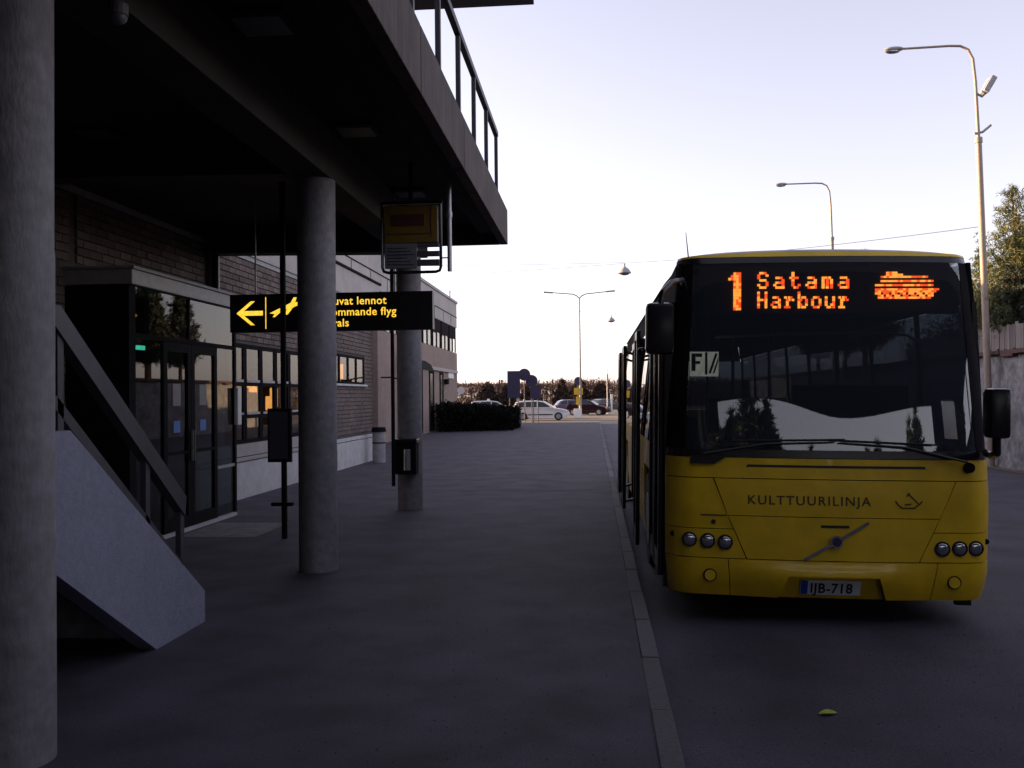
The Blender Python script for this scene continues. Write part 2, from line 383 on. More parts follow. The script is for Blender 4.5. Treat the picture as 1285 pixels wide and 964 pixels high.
# bricks: those that show largest as parts, the rest joined
bm_full = MB().box((0, 0, 0), (.055, .272, .085), None, .004).mesh('brick', MT['brick'])
bm_half = MB().box((0, 0, 0), (.055, .131, .085), None, .004).mesh('brick', MT['brick'])
nb = 0
def lay(y0, y1, z0, z1, put):
    r = int(round(z0 / .1))
    while r * .1 + .095 <= z1 + .001:
        z = r * .1 + .05; y = y0
        if r % 2: put(y + .0655, z, True); y += .141
        while y + .272 <= y1 + .001: put(y + .136, z, False); y += .282
        if y + .131 <= y1 + .001: put(y + .0655, z, True)
        r += 1
def put_part(y, z, half):
    global nb
    o = link(bpy.data.objects.new('brick', bm_half if half else bm_full), wing); nb += 1
    o.location = Vector((WX - .027 + random.uniform(-.004, .004), y, z)) - rootloc(wing)
lay(10.2, 13.85, 3.3, 4.1, put_part)
lay(14.15, 17.1, 2.7, 4.1, put_part)
sv, sf = [], []
def put_stuff(y, z, half):
    h = .0655 if half else .136; x1 = WX + random.uniform(-.004, .004); x0 = -6.028; b = len(sv)
    for xx in (x0, x1):
        for yy_, zz in ((y - h, z - .0425), (y + h, z - .0425), (y + h, z + .0425), (y - h, z + .0425)): sv.append((xx, yy_, zz))
    for q in ((4, 5, 6, 7), (0, 1, 5, 4), (1, 2, 6, 5), (2, 3, 7, 6), (3, 0, 4, 7)): sf.append(tuple(b + k for k in q))
lay(17.12, 25.3, 2.8, 4.1, put_stuff); lay(17.12, 18.45, 2.7, 2.8, put_stuff)
lay(18.5, 25.3, .8, 2.0, put_stuff); lay(18.5, 19.65, 2.0, 2.8, put_stuff); lay(23.65, 25.3, 2.0, 2.8, put_stuff)
lay(3.0, 10.18, 3.3, 4.1, put_stuff); lay(7.0, 10.0, .1, 3.2, put_stuff)
o = raw('brick_courses', [tuple(Vector(p) - rootloc(wing)) for p in sv], sf, MT['brick'], wing); tag(o, kind='stuff')
# plinth and ledges
MB().bb((-6.027, 13.4, .0), (-5.96, 25.32, .62), .006).build('plinth', MT['plinth'], wing)
MB().bb((-6.027, 13.4, .64), (-5.93, 18.45, .70), .006).build('ledge', MT['clad'], wing)
MB().bb((-6.027, 13.4, .715), (-5.985, 18.45, .925), .004).build('ledge', MT['clad'], wing)
MB().bb((-6.027, 18.5, .64), (-5.97, 25.32, .72), .006).build('ledge', MT['plinth'], wing)
# tall windows
for k in range(5):
    y0 = 14.6 + k * .77; y1 = y0 + .75
    wn = MB()
    wn.bb((-6.05, y0, .94), (-6.0, y0 + .07, 2.64)); wn.bb((-6.05, y1 - .07, .94), (-6.0, y1, 2.64))
    for z in (.94, 1.36, 1.92, 2.57): wn.bb((-6.045, y0 + .071, z), (-6.005, y1 - .071, z + .065))
    wo_ = wn.build('window', MT['frame'], wing)
    MB().bb((-6.022, y0 + .072, 1.0), (-6.016, y1 - .072, 2.57)).build('pane', MT['glassw'], wo_)
    MB().bb((-6.02, y0 + .07, 1.985), (-5.992, y1 - .07, 2.03)).build('cross_bar', MT['lframe'], wo_)
    MB().bb((-6.02, y0 + .07, 1.425), (-5.992, y1 - .07, 1.465)).build('cross_bar', MT['lframe'], wo_)
# ribbon window
for k in range(5):
    y0 = 19.72 + k * .776; y1 = y0 + .77
    wn = MB().bb((-6.05, y0, 2.04), (-6.0, y0 + .06, 2.74)).bb((-6.05, y1 - .06, 2.04), (-6.0, y1, 2.74)).bb((-6.045, y0 + .061, 2.04), (-6.005, y1 - .061, 2.1)).bb((-6.045, y0 + .061, 2.68), (-6.005, y1 - .061, 2.74))
    wo_ = wn.build('window', MT['frame'], wing)
    MB().bb((-6.022, y0 + .062, 2.1), (-6.016, y1 - .062, 2.68)).build('pane', MT['glassw'], wo_)
MB().bb((-6.027, 19.6, 1.985), (-5.93, 23.7, 2.036), .004).build('window_sill', MT['plinth'], wing)
# room behind the windows, lit by a few warm lamps and an added hidden ceiling panel
MB().bb((-10, 13.5, .0), (-9.9, 25, 4.1)).bb((-9.9, 13.5, -.0), (-6.31, 13.6, 4.1)).bb((-9.9, 13.6, .02), (-6.31, 24.99, .1)).bb((-9.9, 13.6, 3.0), (-6.31, 24.99, 3.1)).build('room_wall', MT['room'], wing)
for x, y, z, sx, sy, sz in [(-6.9, 17.72, 2.0, .12, .13, .15), (-6.9, 18.12, 1.93, .12, .26, .2), (-6.88, 18.95, 1.6, .12, .14, .3), (-6.9, 19.3, 1.72, .12, .2, .42), (-6.45, 19.15, 1.6, .1, .12, .5), (-8.2, 18.2, 2.92, .6, 2.2, .08), (-6.7, 23.1, 2.4, .1, .4, .4), (-6.7, 23.8, 2.4, .1, .3, .4)]:
    MB().box((x, y, z), (sx, sy, sz), None, .02).build('room_lamp', MT['warm'], wing)
# pilaster, downpipes
MB().bb((-6.027, 24.55, .73), (-5.86, 25.31, 4.19), .006).build('pilaster', MT['pbrick'], wing)
MB().bb((-6.027, 13.86, 3.15), (-5.92, 14.12, 4.11), .004).build('pilaster', MT['clad'], wing)
MB().cyl((-5.86, 13.8, 3.15), (-5.86, 13.8, 4.1), .05).build('downpipe', MT['dark'], wing)
# wooden panel and dark door in the wall behind the stairs
MB().bb((-6.0, 8.3, .02), (-5.95, 9.5, 2.35)).build('door', MT['roomd'], wing)

# ------------------------------------------------------------------ glass entrance porch
po = thing('entrance_porch', 'glazed entrance porch with dark door frames under the brick wall', 'porch', (-5.6, 11.5, 0))
PX = -5.25
MB().bb((-6.02, 9.95, 3.02), (PX + .05, 13.12, 3.19), .01).build('roof', MT['lframe'], po)
MB().bb((-6.02, 9.93, 3.192), (PX + .08, 13.15, 3.225)).build('roof_edge', MT['zinc'], po)
MB().bb((-6.02, 9.97, .0), (PX, 10.05, 3.015)).build('side_panel', MT['dark'], po)
MB().bb((PX - .06, 13.03, .0), (PX, 13.10, 3.015)).build('post', MT['dark'], po)
MB().bb((PX - .06, 10.052, .0), (PX, 10.12, 3.015)).build('post', MT['dark'], po)
MB().bb((PX - .05, 10.125, 2.42), (PX - .002, 13.025, 2.47)).build('transom', MT['frame'], po)
MB().bb((PX - .05, 11.52, 2.475), (PX - .002, 11.56, 3.015)).build('mullion', MT['dark'], po)
for y0, y1, z0, z1 in [(10.125, 11.515, 2.475, 3.015), (11.565, 13.025, 2.475, 3.015), (10.125, 10.78, .05, 2.415), (12.42, 13.025, .05, 2.415)]:
    MB().bb((PX - .028, y0, z0), (PX - .018, y1, z1)).build('pane', MT['glassd'], po)
MB().bb((PX - .05, 12.425, .72), (PX - .002, 13.025, .76)).build('transom', MT['lframe'], po)
MB().bb((PX - .05, 10.125, .0), (PX + .03, 13.025, .045)).build('threshold', MT['plinth'], po)
for y0, y1 in ((10.8, 11.57), (11.58, 12.40)):
    d = MB()
    d.bb((PX - .055, y0, .05), (PX + .004, y0 + .1, 2.415)).bb((PX - .055, y1 - .1, .05), (PX + .004, y1, 2.415))
    d.bb((PX - .054, y0 + .101, .05), (PX + .003, y1 - .101, .2)).bb((PX - .054, y0 + .101, 2.3), (PX + .003, y1 - .101, 2.415)).bb((PX - .054, y0 + .101, 1.0), (PX + .003, y1 - .101, 1.04))
    do = d.build('door', MT['dark'], po)
    MB().bb((PX - .028, y0 + .102, .2), (PX - .018, y1 - .102, 2.3)).build('pane', MT['glassd'], do)
    MB().bb((PX + .02, (y0 if y0 > 11.5 else y1) - .04, .9), (PX + .045, (y0 if y0 > 11.5 else y1) - .01 + .03, 1.3)).build('handle', MT['steel'], do)
    MB().bb((PX - .016, y0 + .3, 1.28), (PX - .013, y0 + .48, 1.43)).build('sticker', MT['bluebox'], do)
    MB().bb((PX - .016, y0 + .28, 1.62), (PX - .013, y0 + .5, 1.9)).build('paper_notice', MT['diff'], do)
MB().bb((-6.02, 10.06, .01), (-5.9, 13.02, 3.01)).build('inner_wall', MT['roomd'], po)
MB().box((-5.45, 10.62, 2.33), (.05, .14, .05)).build('exit_lamp', MT['green'], po)
MB().bb((PX + .005, 13.0, 1.32), (PX + .06, 13.14, 1.86), .006).solo('notice_case', MT['white'], 'narrow white notice case on the right corner of the glass porch', 'notice board', (PX + .03, 13.07, 1.32))

# ------------------------------------------------------------------ staircase beside the first column
st = thing('concrete_staircase', 'concrete staircase with pale solid side and dark steel handrail behind the first column', 'staircase', (-3.6, 6, 0))
SX = -2.985
prof = [(6.80, 0.0), (6.80, .235), (5.0, 1.53), (1.5, 1.53), (1.5, .82), (4.75, .80), (6.02, .0)]
MB().prism([(SX, y, z) for y, z in prof], (-.13, 0, 0)).build('side_wall', MT['concp'], st)
MB().prism([(SX - 1.35, y, z) for y, z in prof], (-.13, 0, 0)).build('side_wall', MT['concp'], st)
for k in range(7):
    y = 6.55 - k * .245; z = .165 * (k + 1)
    MB().bb((SX - 1.35, y - .27, z - .17), (SX - .131, y, z), .006).build('step', MT['conc'], st)
MB().bb((SX - 1.35, 1.5, 1.0), (SX - .131, 4.83, 1.16)).build('landing', MT['conc'], st)
def strip(p, q, wx, wz): # sloped box bar between two (y,z) points at stair side
    (ya, za), (yb, zb) = p, q
    return [(SX - .03, ya, za), (SX - .03, yb, zb), (SX - .03, yb, zb - wz), (SX - .03, ya, za - wz)], wx
hr = None
for xoff in (0, -1.35):
    m = MB()
    a = [(6.56, .98), (4.96, 2.24), (1.5, 2.24), (1.5, 2.12), (4.91, 2.12), (6.54, .84)]
    m.prism([(SX - .03 + xoff, y, z) for y, z in a], (-.07, 0, 0)); hr = m.build('handrail', MT['hand'], st)
    m = MB(); a = [(6.56, .47), (4.94, 1.73), (1.5, 1.73), (1.5, 1.66), (4.92, 1.66), (6.55, .39)]
    m.prism([(SX - .045 + xoff, y, z) for y, z in a], (-.04, 0, 0)); m.build('lower_rail', MT['hand'], st)
    for y, z0, z1 in [(6.52, .1, .92), (6.0, .6, 1.34), (4.98, 1.4, 2.18), (4.84, 1.4, 2.17), (3.4, 1.4, 2.17), (2.0, 1.4, 2.17)]:
        MB().bb((SX - .085 + xoff, y - .03, z0), (SX - .045 + xoff, y + .03, z1)).build('baluster', MT['hand'], st)

# ------------------------------------------------------------------ hanging arrow sign
SY = 11.5; sx0, sx1, sz0, sz1 = -4.69, -2.03, 2.56, 3.05
sg = thing('arrivals_sign', 'long black hanging sign with yellow arrow and yellow arrivals text', 'sign', (-3.36, SY, sz0))
MB().bb((sx0, SY, sz0), (sx1, SY + .14, sz1), .006).build('sign_box', MT['sgn'], sg)
for x in (sx0 + .32, sx1 - .5): MB().cyl((x, SY + .07, sz1), (x, SY + .07, 4.36), .012, n=8).build('hanger_rod', MT['steel'], sg)
def sign_text(body, x, z, size, name='lettering', off=.003):
    vs, fs = text_mesh(body, size, offset=.0018, spacing=1.06)
    loc = rootloc(sg)
    return raw(name, [(x + v.x - loc.x, SY - off - loc.y, z + v.y - loc.z) for v in vs], fs, MT['syel'], sg)
sign_text('Saapuvat lennot', -3.59, 2.895, .142); sign_text('Ankommande flyg', -3.59, 2.755, .142); sign_text('Arrivals', -3.59, 2.615, .142)
def flat(pts, m, name, par, y): # flat emblem in the sign plane, thin real plate
    return MB().prism([(x, y, z) for x, z in pts], (0, -.003, 0)).build(name, m, par)
ax, az = -4.60, 2.805
flat([(ax, az), (ax + .19, az + .155), (ax + .245, az + .155), (ax + .10, az + .03), (ax + .35, az + .03), (ax + .35, az - .03), (ax + .10, az - .03), (ax + .245, az - .155), (ax + .19, az - .155)], MT['syel'], 'arrow', sg, SY - .001)
flat([(-4.215, 2.60), (-4.205, 2.60), (-4.205, 3.01), (-4.215, 3.01)], MT['syel'], 'divider', sg, SY - .001)
flat([(-4.16, 2.80), (-4.03, 2.86), (-3.88, 2.93), (-3.84, 3.0), (-3.80, 3.0), (-3.82, 2.93), (-3.74, 2.96), (-3.73, 2.92), (-3.85, 2.87), (-3.92, 2.78), (-3.96, 2.78), (-3.93, 2.85), (-4.03, 2.80), (-4.09, 2.75), (-4.12, 2.75), (-4.09, 2.79)][::1], MT['syel'], 'plane_symbol', sg, SY - .001)

# ------------------------------------------------------------------ hanging bus stop sign
BY = 10.2
bs = thing('bus_stop_sign', 'yellow bus stop sign with grey timetable in a black frame hanging under the canopy', 'sign', (-2.05, BY, 3.09))
MB().tube([(-2.37, BY, 3.90), (-2.37, BY, 3.17), (-2.355, BY, 3.125), (-2.31, BY, 3.11), (-1.76, BY, 3.11), (-1.715, BY, 3.125), (-1.70, BY, 3.17), (-1.70, BY, 3.90)], .018).build('frame', MT['black'], bs, True)
MB().bb((-2.34, BY - .03, 3.44), (-1.73, BY + .03, 3.86), .008).build('yellow_panel', MT['byel'], bs)
MB().bb((-2.26, BY - .036, 3.63), (-1.88, BY - .0305, 3.76)).build('lettering_strip', MT['bred'], bs)
MB().bb((-1.81, BY - .036, 3.50), (-1.80, BY - .0305, 3.86)).build('panel_line', MT['bred'], bs)
MB().bb((-2.33, BY - .036, 3.535), (-1.81, BY - .0305, 3.545)).build('panel_line', MT['bred'], bs)
MB().bb((-2.34, BY - .025, 3.155), (-1.97, BY + .025, 3.435), .005).build('timetable', MT['bgrey'], bs)
for k in range(6): MB().bb((-2.31, BY - .029, 3.19 + k * .037), (-2.0 - .04 * (k % 3), BY - .0255, 3.20 + k * .037)).build('print_line', MT['ink'], bs)
MB().bb((-1.968, BY - .02, 3.39), (-1.72, BY + .02, 3.435)).build('slat', MT['rail'], bs)
MB().bb((-1.968, BY - .02, 3.285), (-1.72, BY + .02, 3.345)).build('slat', MT['rail'], bs)
MB().bb((-1.968, BY - .02, 3.18), (-1.72, BY + .02, 3.25)).build('slat', MT['rail'], bs)
MB().cyl((-1.60, BY, 3.11), (-1.60, BY, 4.36), .026).build('hanger_pole', MT['steel'], bs, True)
MB().cyl((-1.60, BY, 3.72), (-1.60, BY, 3.78), .034).build('collar', MT['steel'], bs, True)
MB().cyl((-1.71, BY, 3.265), (-1.60, BY, 3.265), .008, n=8).build('bracket', MT['black'], bs)
MB().bb((-2.06, BY - .02, 3.9), (-2.02, BY + .02, 4.36)).build('hanger_strap', MT['black'], bs)
MB().bb((-2.39, BY - .018, 3.88), (-1.68, BY + .018, 3.915)).build('top_bar', MT['black'], bs)
# thin pole hanging beside the third column
MB().cyl((-2.93, 13.2, .40), (-2.93, 13.2, 4.36), .028, n=12).build('x', MT['dark'])
o = bpy.data.objects['x']; o.name = 'drain_pipe'; tag(o, 'thin dark drain pipe running down beside the column with the litter bin', 'pipe')
# info post with box
ip = thing('information_post', 'dark steel post with a notice box standing left of the middle column', 'post', (-3.75, 10.85, 0))
MB().bb((-3.785, 10.825, .0), (-3.73, 10.88, 4.36)).build('pole', MT['dark'], ip)
MB().bb((-3.93, 10.76, .93), (-3.64, 10.82, 1.58), .008).build('notice_box', MT['dark'], ip)
MB().bb((-3.91, 10.754, .97), (-3.68, 10.759, 1.54)).build('face_panel', MT['rail'], ip)
MB().bb((-3.90, 10.78, .40), (-3.64, 10.86, .44)).build('cross_bar', MT['dark'], ip)
# litter bin strapped to the third column
lb = thing('litter_bin', 'dark litter bin with a bright metal front strapped to the far column', 'litter bin', (-2.79, 13.45, .58))
MB().prism([(-2.95, 13.36, .56), (-2.63, 13.36, .56), (-2.63, 13.59, .56), (-2.95, 13.59, .56)], (0, 0, .46)).build('bin_body', MT['dark'], lb)
MB().bb((-2.97, 13.33, 1.021), (-2.61, 13.60, 1.08), .01).build('lid', MT['black'], lb)
MB().cyl((-2.76, 13.375, .62), (-2.76, 13.375, .93), .055).build('ash_tube', MT['steel'], lb, True)
# tall metal bin by the wall end
tb = thing('ash_bin', 'pale metal cylinder bin with a dark lid standing at the end of the brick wall', 'litter bin', (-5.62, 23.6, 0))
MB().cyl((-5.62, 23.6, .0), (-5.62, 23.6, .80), .17, n=24).build('bin_body', MT['zinc'], tb, True)
MB().cyl((-5.62, 23.6, .802), (-5.62, 23.6, .92), .20, .17, n=24).build('lid', MT['dark'], tb, True)
MB().cyl((-5.62, 23.6, .50), (-5.62, 23.6, .53), .175, n=24).build('band', MT['dark'], tb, True)
bp_ = thing('short_post', 'short thin dark post just behind the middle column', 'post', (-4.09, 14.1, 0))
MB().cyl((-4.09, 14.1, 0), (-4.09, 14.1, .70), .022, n=10).build('stem', MT['dark'], bp_, True)
MB().cyl((-4.09, 14.1, 0), (-4.09, 14.1, .02), .07, n=14).build('foot', MT['dark'], bp_, True)

# ------------------------------------------------------------------ far office block
FXB = -7.8
ob = thing('office_block', 'two storey pale brick office block with a dark upper window band', 'building', (-13, 39, 0))
for z0, z1 in ((0, 4.18), (5.62, 7.0)):
    MB().bb((-20, 25.6, z0), (FXB, 52.1, z1)).build('wall', MT['pbrick'] if z0 == 0 else MT['clad'], ob)
MB().bb((-20, 25.6, 4.181), (FXB - .25, 52.05, 5.619)).build('wall', MT['frame'], ob)
MB().bb((-20.1, 25.55, 7.001), (FXB + .06, 52.16, 7.14), .01).build('roof_edge', MT['zinc'], ob)
MB().bb((FXB + .002, 25.6, 6.2), (FXB + .02, 52.09, 6.24)).build('cladding_joint', MT['frame'], ob)
for k in range(10):
    y = 26.5 + k * 2.6
    MB().bb((FXB + .002, y, 5.63), (FXB + .012, y + .03, 6.19)).build('cladding_joint', MT['frame'], ob)
for k in range(10):
    y0 = 26.0 + k * 2.6; y1 = y0 + 2.3
    f = MB().bb((FXB - .065, y0, 4.2), (FXB + .0, y0 + .14, 5.6)).bb((FXB - .065, y1 - .14, 4.2), (FXB + .0, y1, 5.6)).bb((FXB - .065, y0 + 1.05, 4.2), (FXB + .0, y0 + 1.25, 5.6)).bb((FXB - .06, y0 + .141, 4.9), (FXB - .005, y0 + 1.049, 5.6))
    f.bb((FXB - .06, y0 + 1.251, 4.95), (FXB - .005, y1 - .141, 5.6))
    fo = f.build('window', MT['frame'], ob)
    MB().bb((FXB - .03, y0 + .142, 4.21), (FXB - .024, y0 + 1.048, 4.899)).build('pane', MT['glassw'], fo)
    MB().bb((FXB - .03, y0 + 1.252, 4.21), (FXB - .024, y1 - .142, 4.949)).build('pane', MT['glassw'], fo)
    MB().bb((FXB - .24, y0 + .3, 4.21), (FXB - .22, y0 + .9, 4.88)).build('blind', MT['white'], fo)
    MB().bb((FXB - .24, y0 + 1.5, 4.21), (FXB - .22, y0 + 2.0, 4.9)).build('blind', MT['white'], fo)
MB().bb((-24, 52.15, 0), (-10.6, 62, 4.6)).build('annex_wall', MT['pbrick'], ob)  # unseen block added to carry the shadow farther over the car park
# ground floor doors, awning, small sign, wall lamp
for k, (y0, y1) in enumerate([(37.0, 38.6), (39.6, 41.2), (43.0, 44.2), (46.0, 47.0)]):
    f = MB().bb((FXB + .001, y0, .05), (FXB + .05, y0 + .12, 2.95)).bb((FXB + .001, y1 - .12, .05), (FXB + .05, y1, 2.95)).bb((FXB + .001, y0 + .121, 2.82), (FXB + .045, y1 - .121, 2.95)).bb((FXB + .001, y0 + .121, .05), (FXB + .045, y1 - .121, .3))
    fo = f.build('door', MT['frame'], ob)
    MB().bb((FXB + .01, y0 + .122, .3), (FXB + .02, y1 - .122, 2.82)).build('pane', MT['lens'] if k < 2 else MT['black'], fo)
aw = [(FXB + .001, 36.0, 3.35), (FXB + .35, 36.0, 3.30), (FXB + .62, 36.0, 3.12), (FXB + .75, 36.0, 2.85), (FXB + .70, 36.0, 2.85), (FXB + .55, 36.0, 3.05), (FXB + .3, 36.0, 3.2), (FXB + .001, 36.0, 3.25)]
MB().prism(aw, (0, 4.2, 0)).build('awning', MT['dark'], ob)
MB().bb((FXB + .001, 40.5, 3.0), (FXB + .12, 51.6, 3.16)).build('canopy_band', MT['clad'], ob)
MB().bb((FXB + .001, 48.6, 2.7), (FXB + .06, 50.4, 2.98)).build('wall_sign', MT['white'], ob)
MB().bb((FXB + .001, 47.4, 2.35), (FXB + .2, 47.9, 2.62)).build('wall_lamp', MT['dark'], ob)
MB().cyl((-8.2, 41.5, 7.14), (-8.2, 41.5, 7.75), .03, n=8).build('wire_mast', MT['dark'], ob)
MB().cyl((-8.1, 51.6, 7.14), (-8.1, 51.6, 7.75), .03, n=8).build('wire_mast', MT['dark'], ob)
# overhanging lamp beside the wing end
t = thing('wall_bracket_lamp', 'small dark bracket lamp reaching out from the end of the brick wing', 'lamp', (-5.9, 24.9, 2.2))
MB().tube([(-5.86, 24.9, 2.25), (-5.6, 24.9, 2.25), (-5.3, 24.9, 2.2)], .02).build('arm', MT['dark'], t)
MB().box((-5.2, 24.9, 2.17), (.28, .14, .07), None, .01).build('lamp_head', MT['dark'], t)

# ------------------------------------------------------------------ foliage helpers
def blades(v, f, c, n, rad, ln, wd, rnd, flat=1.0, up=0):
    for _ in range(n):
        d = Vector((rnd.gauss(0, 1), rnd.gauss(0, 1), rnd.gauss(0, 1) * flat + up)).normalized()
        p = Vector(c) + Vector((rnd.uniform(-1, 1), rnd.uniform(-1, 1), rnd.uniform(-1, 1))) * rad
        s = d.orthogonal().normalized(); s.rotate(Matrix.Rotation(rnd.uniform(0, 6.28), 3, d)); s *= wd * .5
        b = len(v); v += [tuple(p - s), tuple(p + s), tuple(p + d * ln)]; f.append((b, b + 1, b + 2))
def pine_mesh(h, spread, seed, whorl_gap=.42, ln=.14, wd=.022, dens=1.0, lift=.75, base=.15, power=.8):
    rnd = random.Random(seed); tv = MB(); nv, nf = [], []
    pts = []; n = 8
    for i in range(n + 1): pts.append((rnd.uniform(-.03, .03) * i / n, rnd.uniform(-.03, .03) * i / n, h * i / n))
    tv.tube(pts, [.022 * h * (1 - i / n) ** .8 + .008 for i in range(n + 1)], 7)
    z = h * base
    while z < h * .97:
        t = z / h; L = spread * (1 - t) ** power + .10
        nbk = rnd.randint(4, 6); a0 = rnd.uniform(0, 6.28)
        for k in range(nbk):
            a = a0 + 6.28 * k / nbk + rnd.uniform(-.3, .3); l = L * rnd.uniform(.65, 1.15)
            p = Vector((0, 0, z + rnd.uniform(-.08, .08))); bp = [p.copy()]; m_ = 6
            for s in range(m_):
                u = (s + 1) / m_; el = lift * (.25 + .9 * u)
                p = p + Vector((math.cos(a) * math.cos(el), math.sin(a) * math.cos(el), math.sin(el))) * l / m_; bp.append(p.copy())
            tv.tube([tuple(q) for q in bp], [.012 * (1 - .13 * s) * (l + .4) for s in range(m_ + 1)], 4)
            for s in range(1, m_):
                for q in range(max(1, int(3 * l * dens))):
                    c = bp[s].lerp(bp[s + 1], rnd.random())
                    side = Vector((rnd.gauss(0, .10), rnd.gauss(0, .10), rnd.gauss(.04, .06))) * (.5 + l * .8)
                    blades(nv, nf, c + side, 9, .05, ln, wd, rnd, 1, .5)
            blades(nv, nf, bp[-1], 12, .04, ln * 1.1, wd, rnd, 1, 1.0)
        z += whorl_gap * rnd.uniform(.75, 1.2) * (1 - .35 * t)
    blades(nv, nf, (0, 0, h), 26, .06, ln * 1.3, wd, rnd, 1, 1.2)
    return tv, nv, nf
def tree(name, label, loc, h, spread, seed, nm, group, **kw):
    t = thing(name, label, 'tree', loc, group)
    tv, nv, nf = pine_mesh(h, spread, seed, **kw)
    o = link(bpy.data.objects.new('trunk', tv.mesh('trunk', MT['bark'])), t)
    raw('crown', nv, nf, nm, t)
    return t

# ------------------------------------------------------------------ hedge
rnd = random.Random(3); hv, hf = [], []
hg = thing('hedge', 'dark low clipped hedge in front of the office block', 'hedge', (-6, 44.3, 0))
for _ in range(26000):
    u = rnd.random(); x = -7.6 + 3.6 * u; y = 43.2 + 2.0 * u * .9 + rnd.random() * 5.5
    top = (1.32 - .28 * u) * (.88 + .16 * math.sin(x * 7 + 1.3) * math.sin(y * 5)) + rnd.uniform(-.08, .1) + (.16 if rnd.random() < .05 else 0)
    z = top * (1 - rnd.random() ** 2.2)
    b = len(hv); s = .05
    for k in range(3): hv.append((x + 6 + rnd.gauss(0, s), y - 44.3 + rnd.gauss(0, s), z + rnd.gauss(0, s)))
    hf.append((b, b + 1, b + 2))
raw('foliage', hv, hf, MT['hedge'], hg)
m = MB()
for k in range(40):
    u = rnd.random(); x = -7.5 + 3.3 * u; y = 43.9 + 2 * u * .9 + rnd.random() * 4; m.tube([(x, y, 0), (x + .1, y, .5), (x + rnd.uniform(-.2, .2), y, .95)], [.02, .015, .008], 4)
tag(m.build('stem', MT['bark'], hg), kind='stuff')

# ------------------------------------------------------------------ right side: rough wall, board fence, bank and pines
rw = thing('retaining_wall', 'rough grey rock retaining wall with a red brown coping along the road', 'wall', (9.7, 22, -.12))
rnd = random.Random(11); ny, nz = 260, 22; v, f = [], []
from mathutils import noise
for i in range(ny + 1):
    for j in range(nz + 1):
        y = -20 + 78 * i / ny; z = -.13 + 2.73 * j / nz
        d = noise.fractal(Vector((y * .8, z * 1.1, 0)), .9, 2.1, 5) * .10 + (noise.noise(Vector((y * 3, z * 3, 4))) * .04)
        v.append((9.62 + .10 * z / 2.6 - d - 9.7, y - 22, z + .12))
for i in range(ny):
    for j in range(nz):
        a = i * (nz + 1) + j; f.append((a, a + nz + 1, a + nz + 2, a + 1))
raw('rock_face', v, f, MT['rock'], rw, True)
m = MB()
y = -20
while y < 58:
    l = rnd.uniform(.5, 1.1); m.bb((9.56 + rnd.uniform(-.04, .03), y, 2.56 + rnd.uniform(-.06, .02)), (10.0, y + l - .02, 2.66), .01); y += l
tag(m.build('coping', MT['rust'], rw), kind='stuff')
bk = MB(); xs = [9.75, 10.2, 12, 16, 30, 120]; zs = [2.6, 2.62, 2.75, 3.0, 3.2, 3.4]
for a in range(5): bk.poly([(xs[a], -60, zs[a]), (xs[a + 1], -60, zs[a + 1]), (xs[a + 1], 62, zs[a + 1]), (xs[a], 62, zs[a])])
bk.poly([(9.75, 62, -.13), (120, 62, -.13), (120, 62, 3.4), (30, 62, 3.2), (16, 62, 3.0), (12, 62, 2.75), (10.2, 62, 2.62), (9.75, 62, 2.6)])
structure('bank_terrain', bk, MT['bank'])
fe = thing('board_fence', 'low weathered pale board fence on top of the rough wall', 'fence', (10.0, 22, 2.66))
bdm = [MB().box((0, 0, 0), (.022, .135, hh)).mesh('board', MT['fenceb']) for hh in (.60, .66, .57)]
y = 16.0
for k in range(95):
    b = link(bpy.data.objects.new('board', bdm[k % 3]), fe); b.location = (0 + rnd.uniform(-.006, .006), y - 22, .33 + rnd.uniform(-.02, .03)); b.rotation_euler.x = rnd.uniform(-.02, .02); y += .145
MB().bb((10.02, 16, 2.8), (10.06, 29.8, 2.86)).bb((10.02, 16, 3.1), (10.06, 29.8, 3.16)).build('rail', MT['fenceb'], fe)
for k in range(8): MB().bb((10.03, 16.2 + k * 1.9, 2.6), (10.11, 16.28 + k * 1.9, 3.2)).build('post', MT['fenceb'], fe)
pn = tree('pine_tree', 'young pine with upright shoots in front of the lamp pole on the bank', (10.55, 24.0, 2.6), 4.15, 1.75, 5, MT['pine'], 'pines on the bank', whorl_gap=.36, dens=2.1, lift=.95, power=.85, ln=.12, wd=.02, base=.05)
tree('pine_tree', 'small pine leaning behind the bus roof corner on the bank', (10.35, 25.6, 2.6), 2.6, 1.0, 9, MT['pine'], 'pines on the bank', whorl_gap=.32, dens=1.9, lift=.95, ln=.12, wd=.02, base=.05)
tree('pine_tree', 'dark dense pine at the right picture edge on the bank', (11.75, 24.6, 2.7), 3.9, 1.6, 21, MT['pined'], 'pines on the bank', whorl_gap=.27, dens=2.6, ln=.17, wd=.03, base=.04)
tree('pine_tree', 'dark pine behind the first pine, between it and the dense edge pine', (12.4, 27.5, 2.75), 3.6, 1.6, 33, MT['pined'], 'pines on the bank', whorl_gap=.28, dens=2.6, ln=.17, wd=.03, base=.04)
tree('pine_tree', 'low bushy dark pine in front of the dense edge pine, just above the fence', (11.0, 23.4, 2.6), 2.5, 1.5, 62, MT['pined'], 'pines on the bank', whorl_gap=.24, dens=2.4, ln=.15, wd=.028, base=.03)
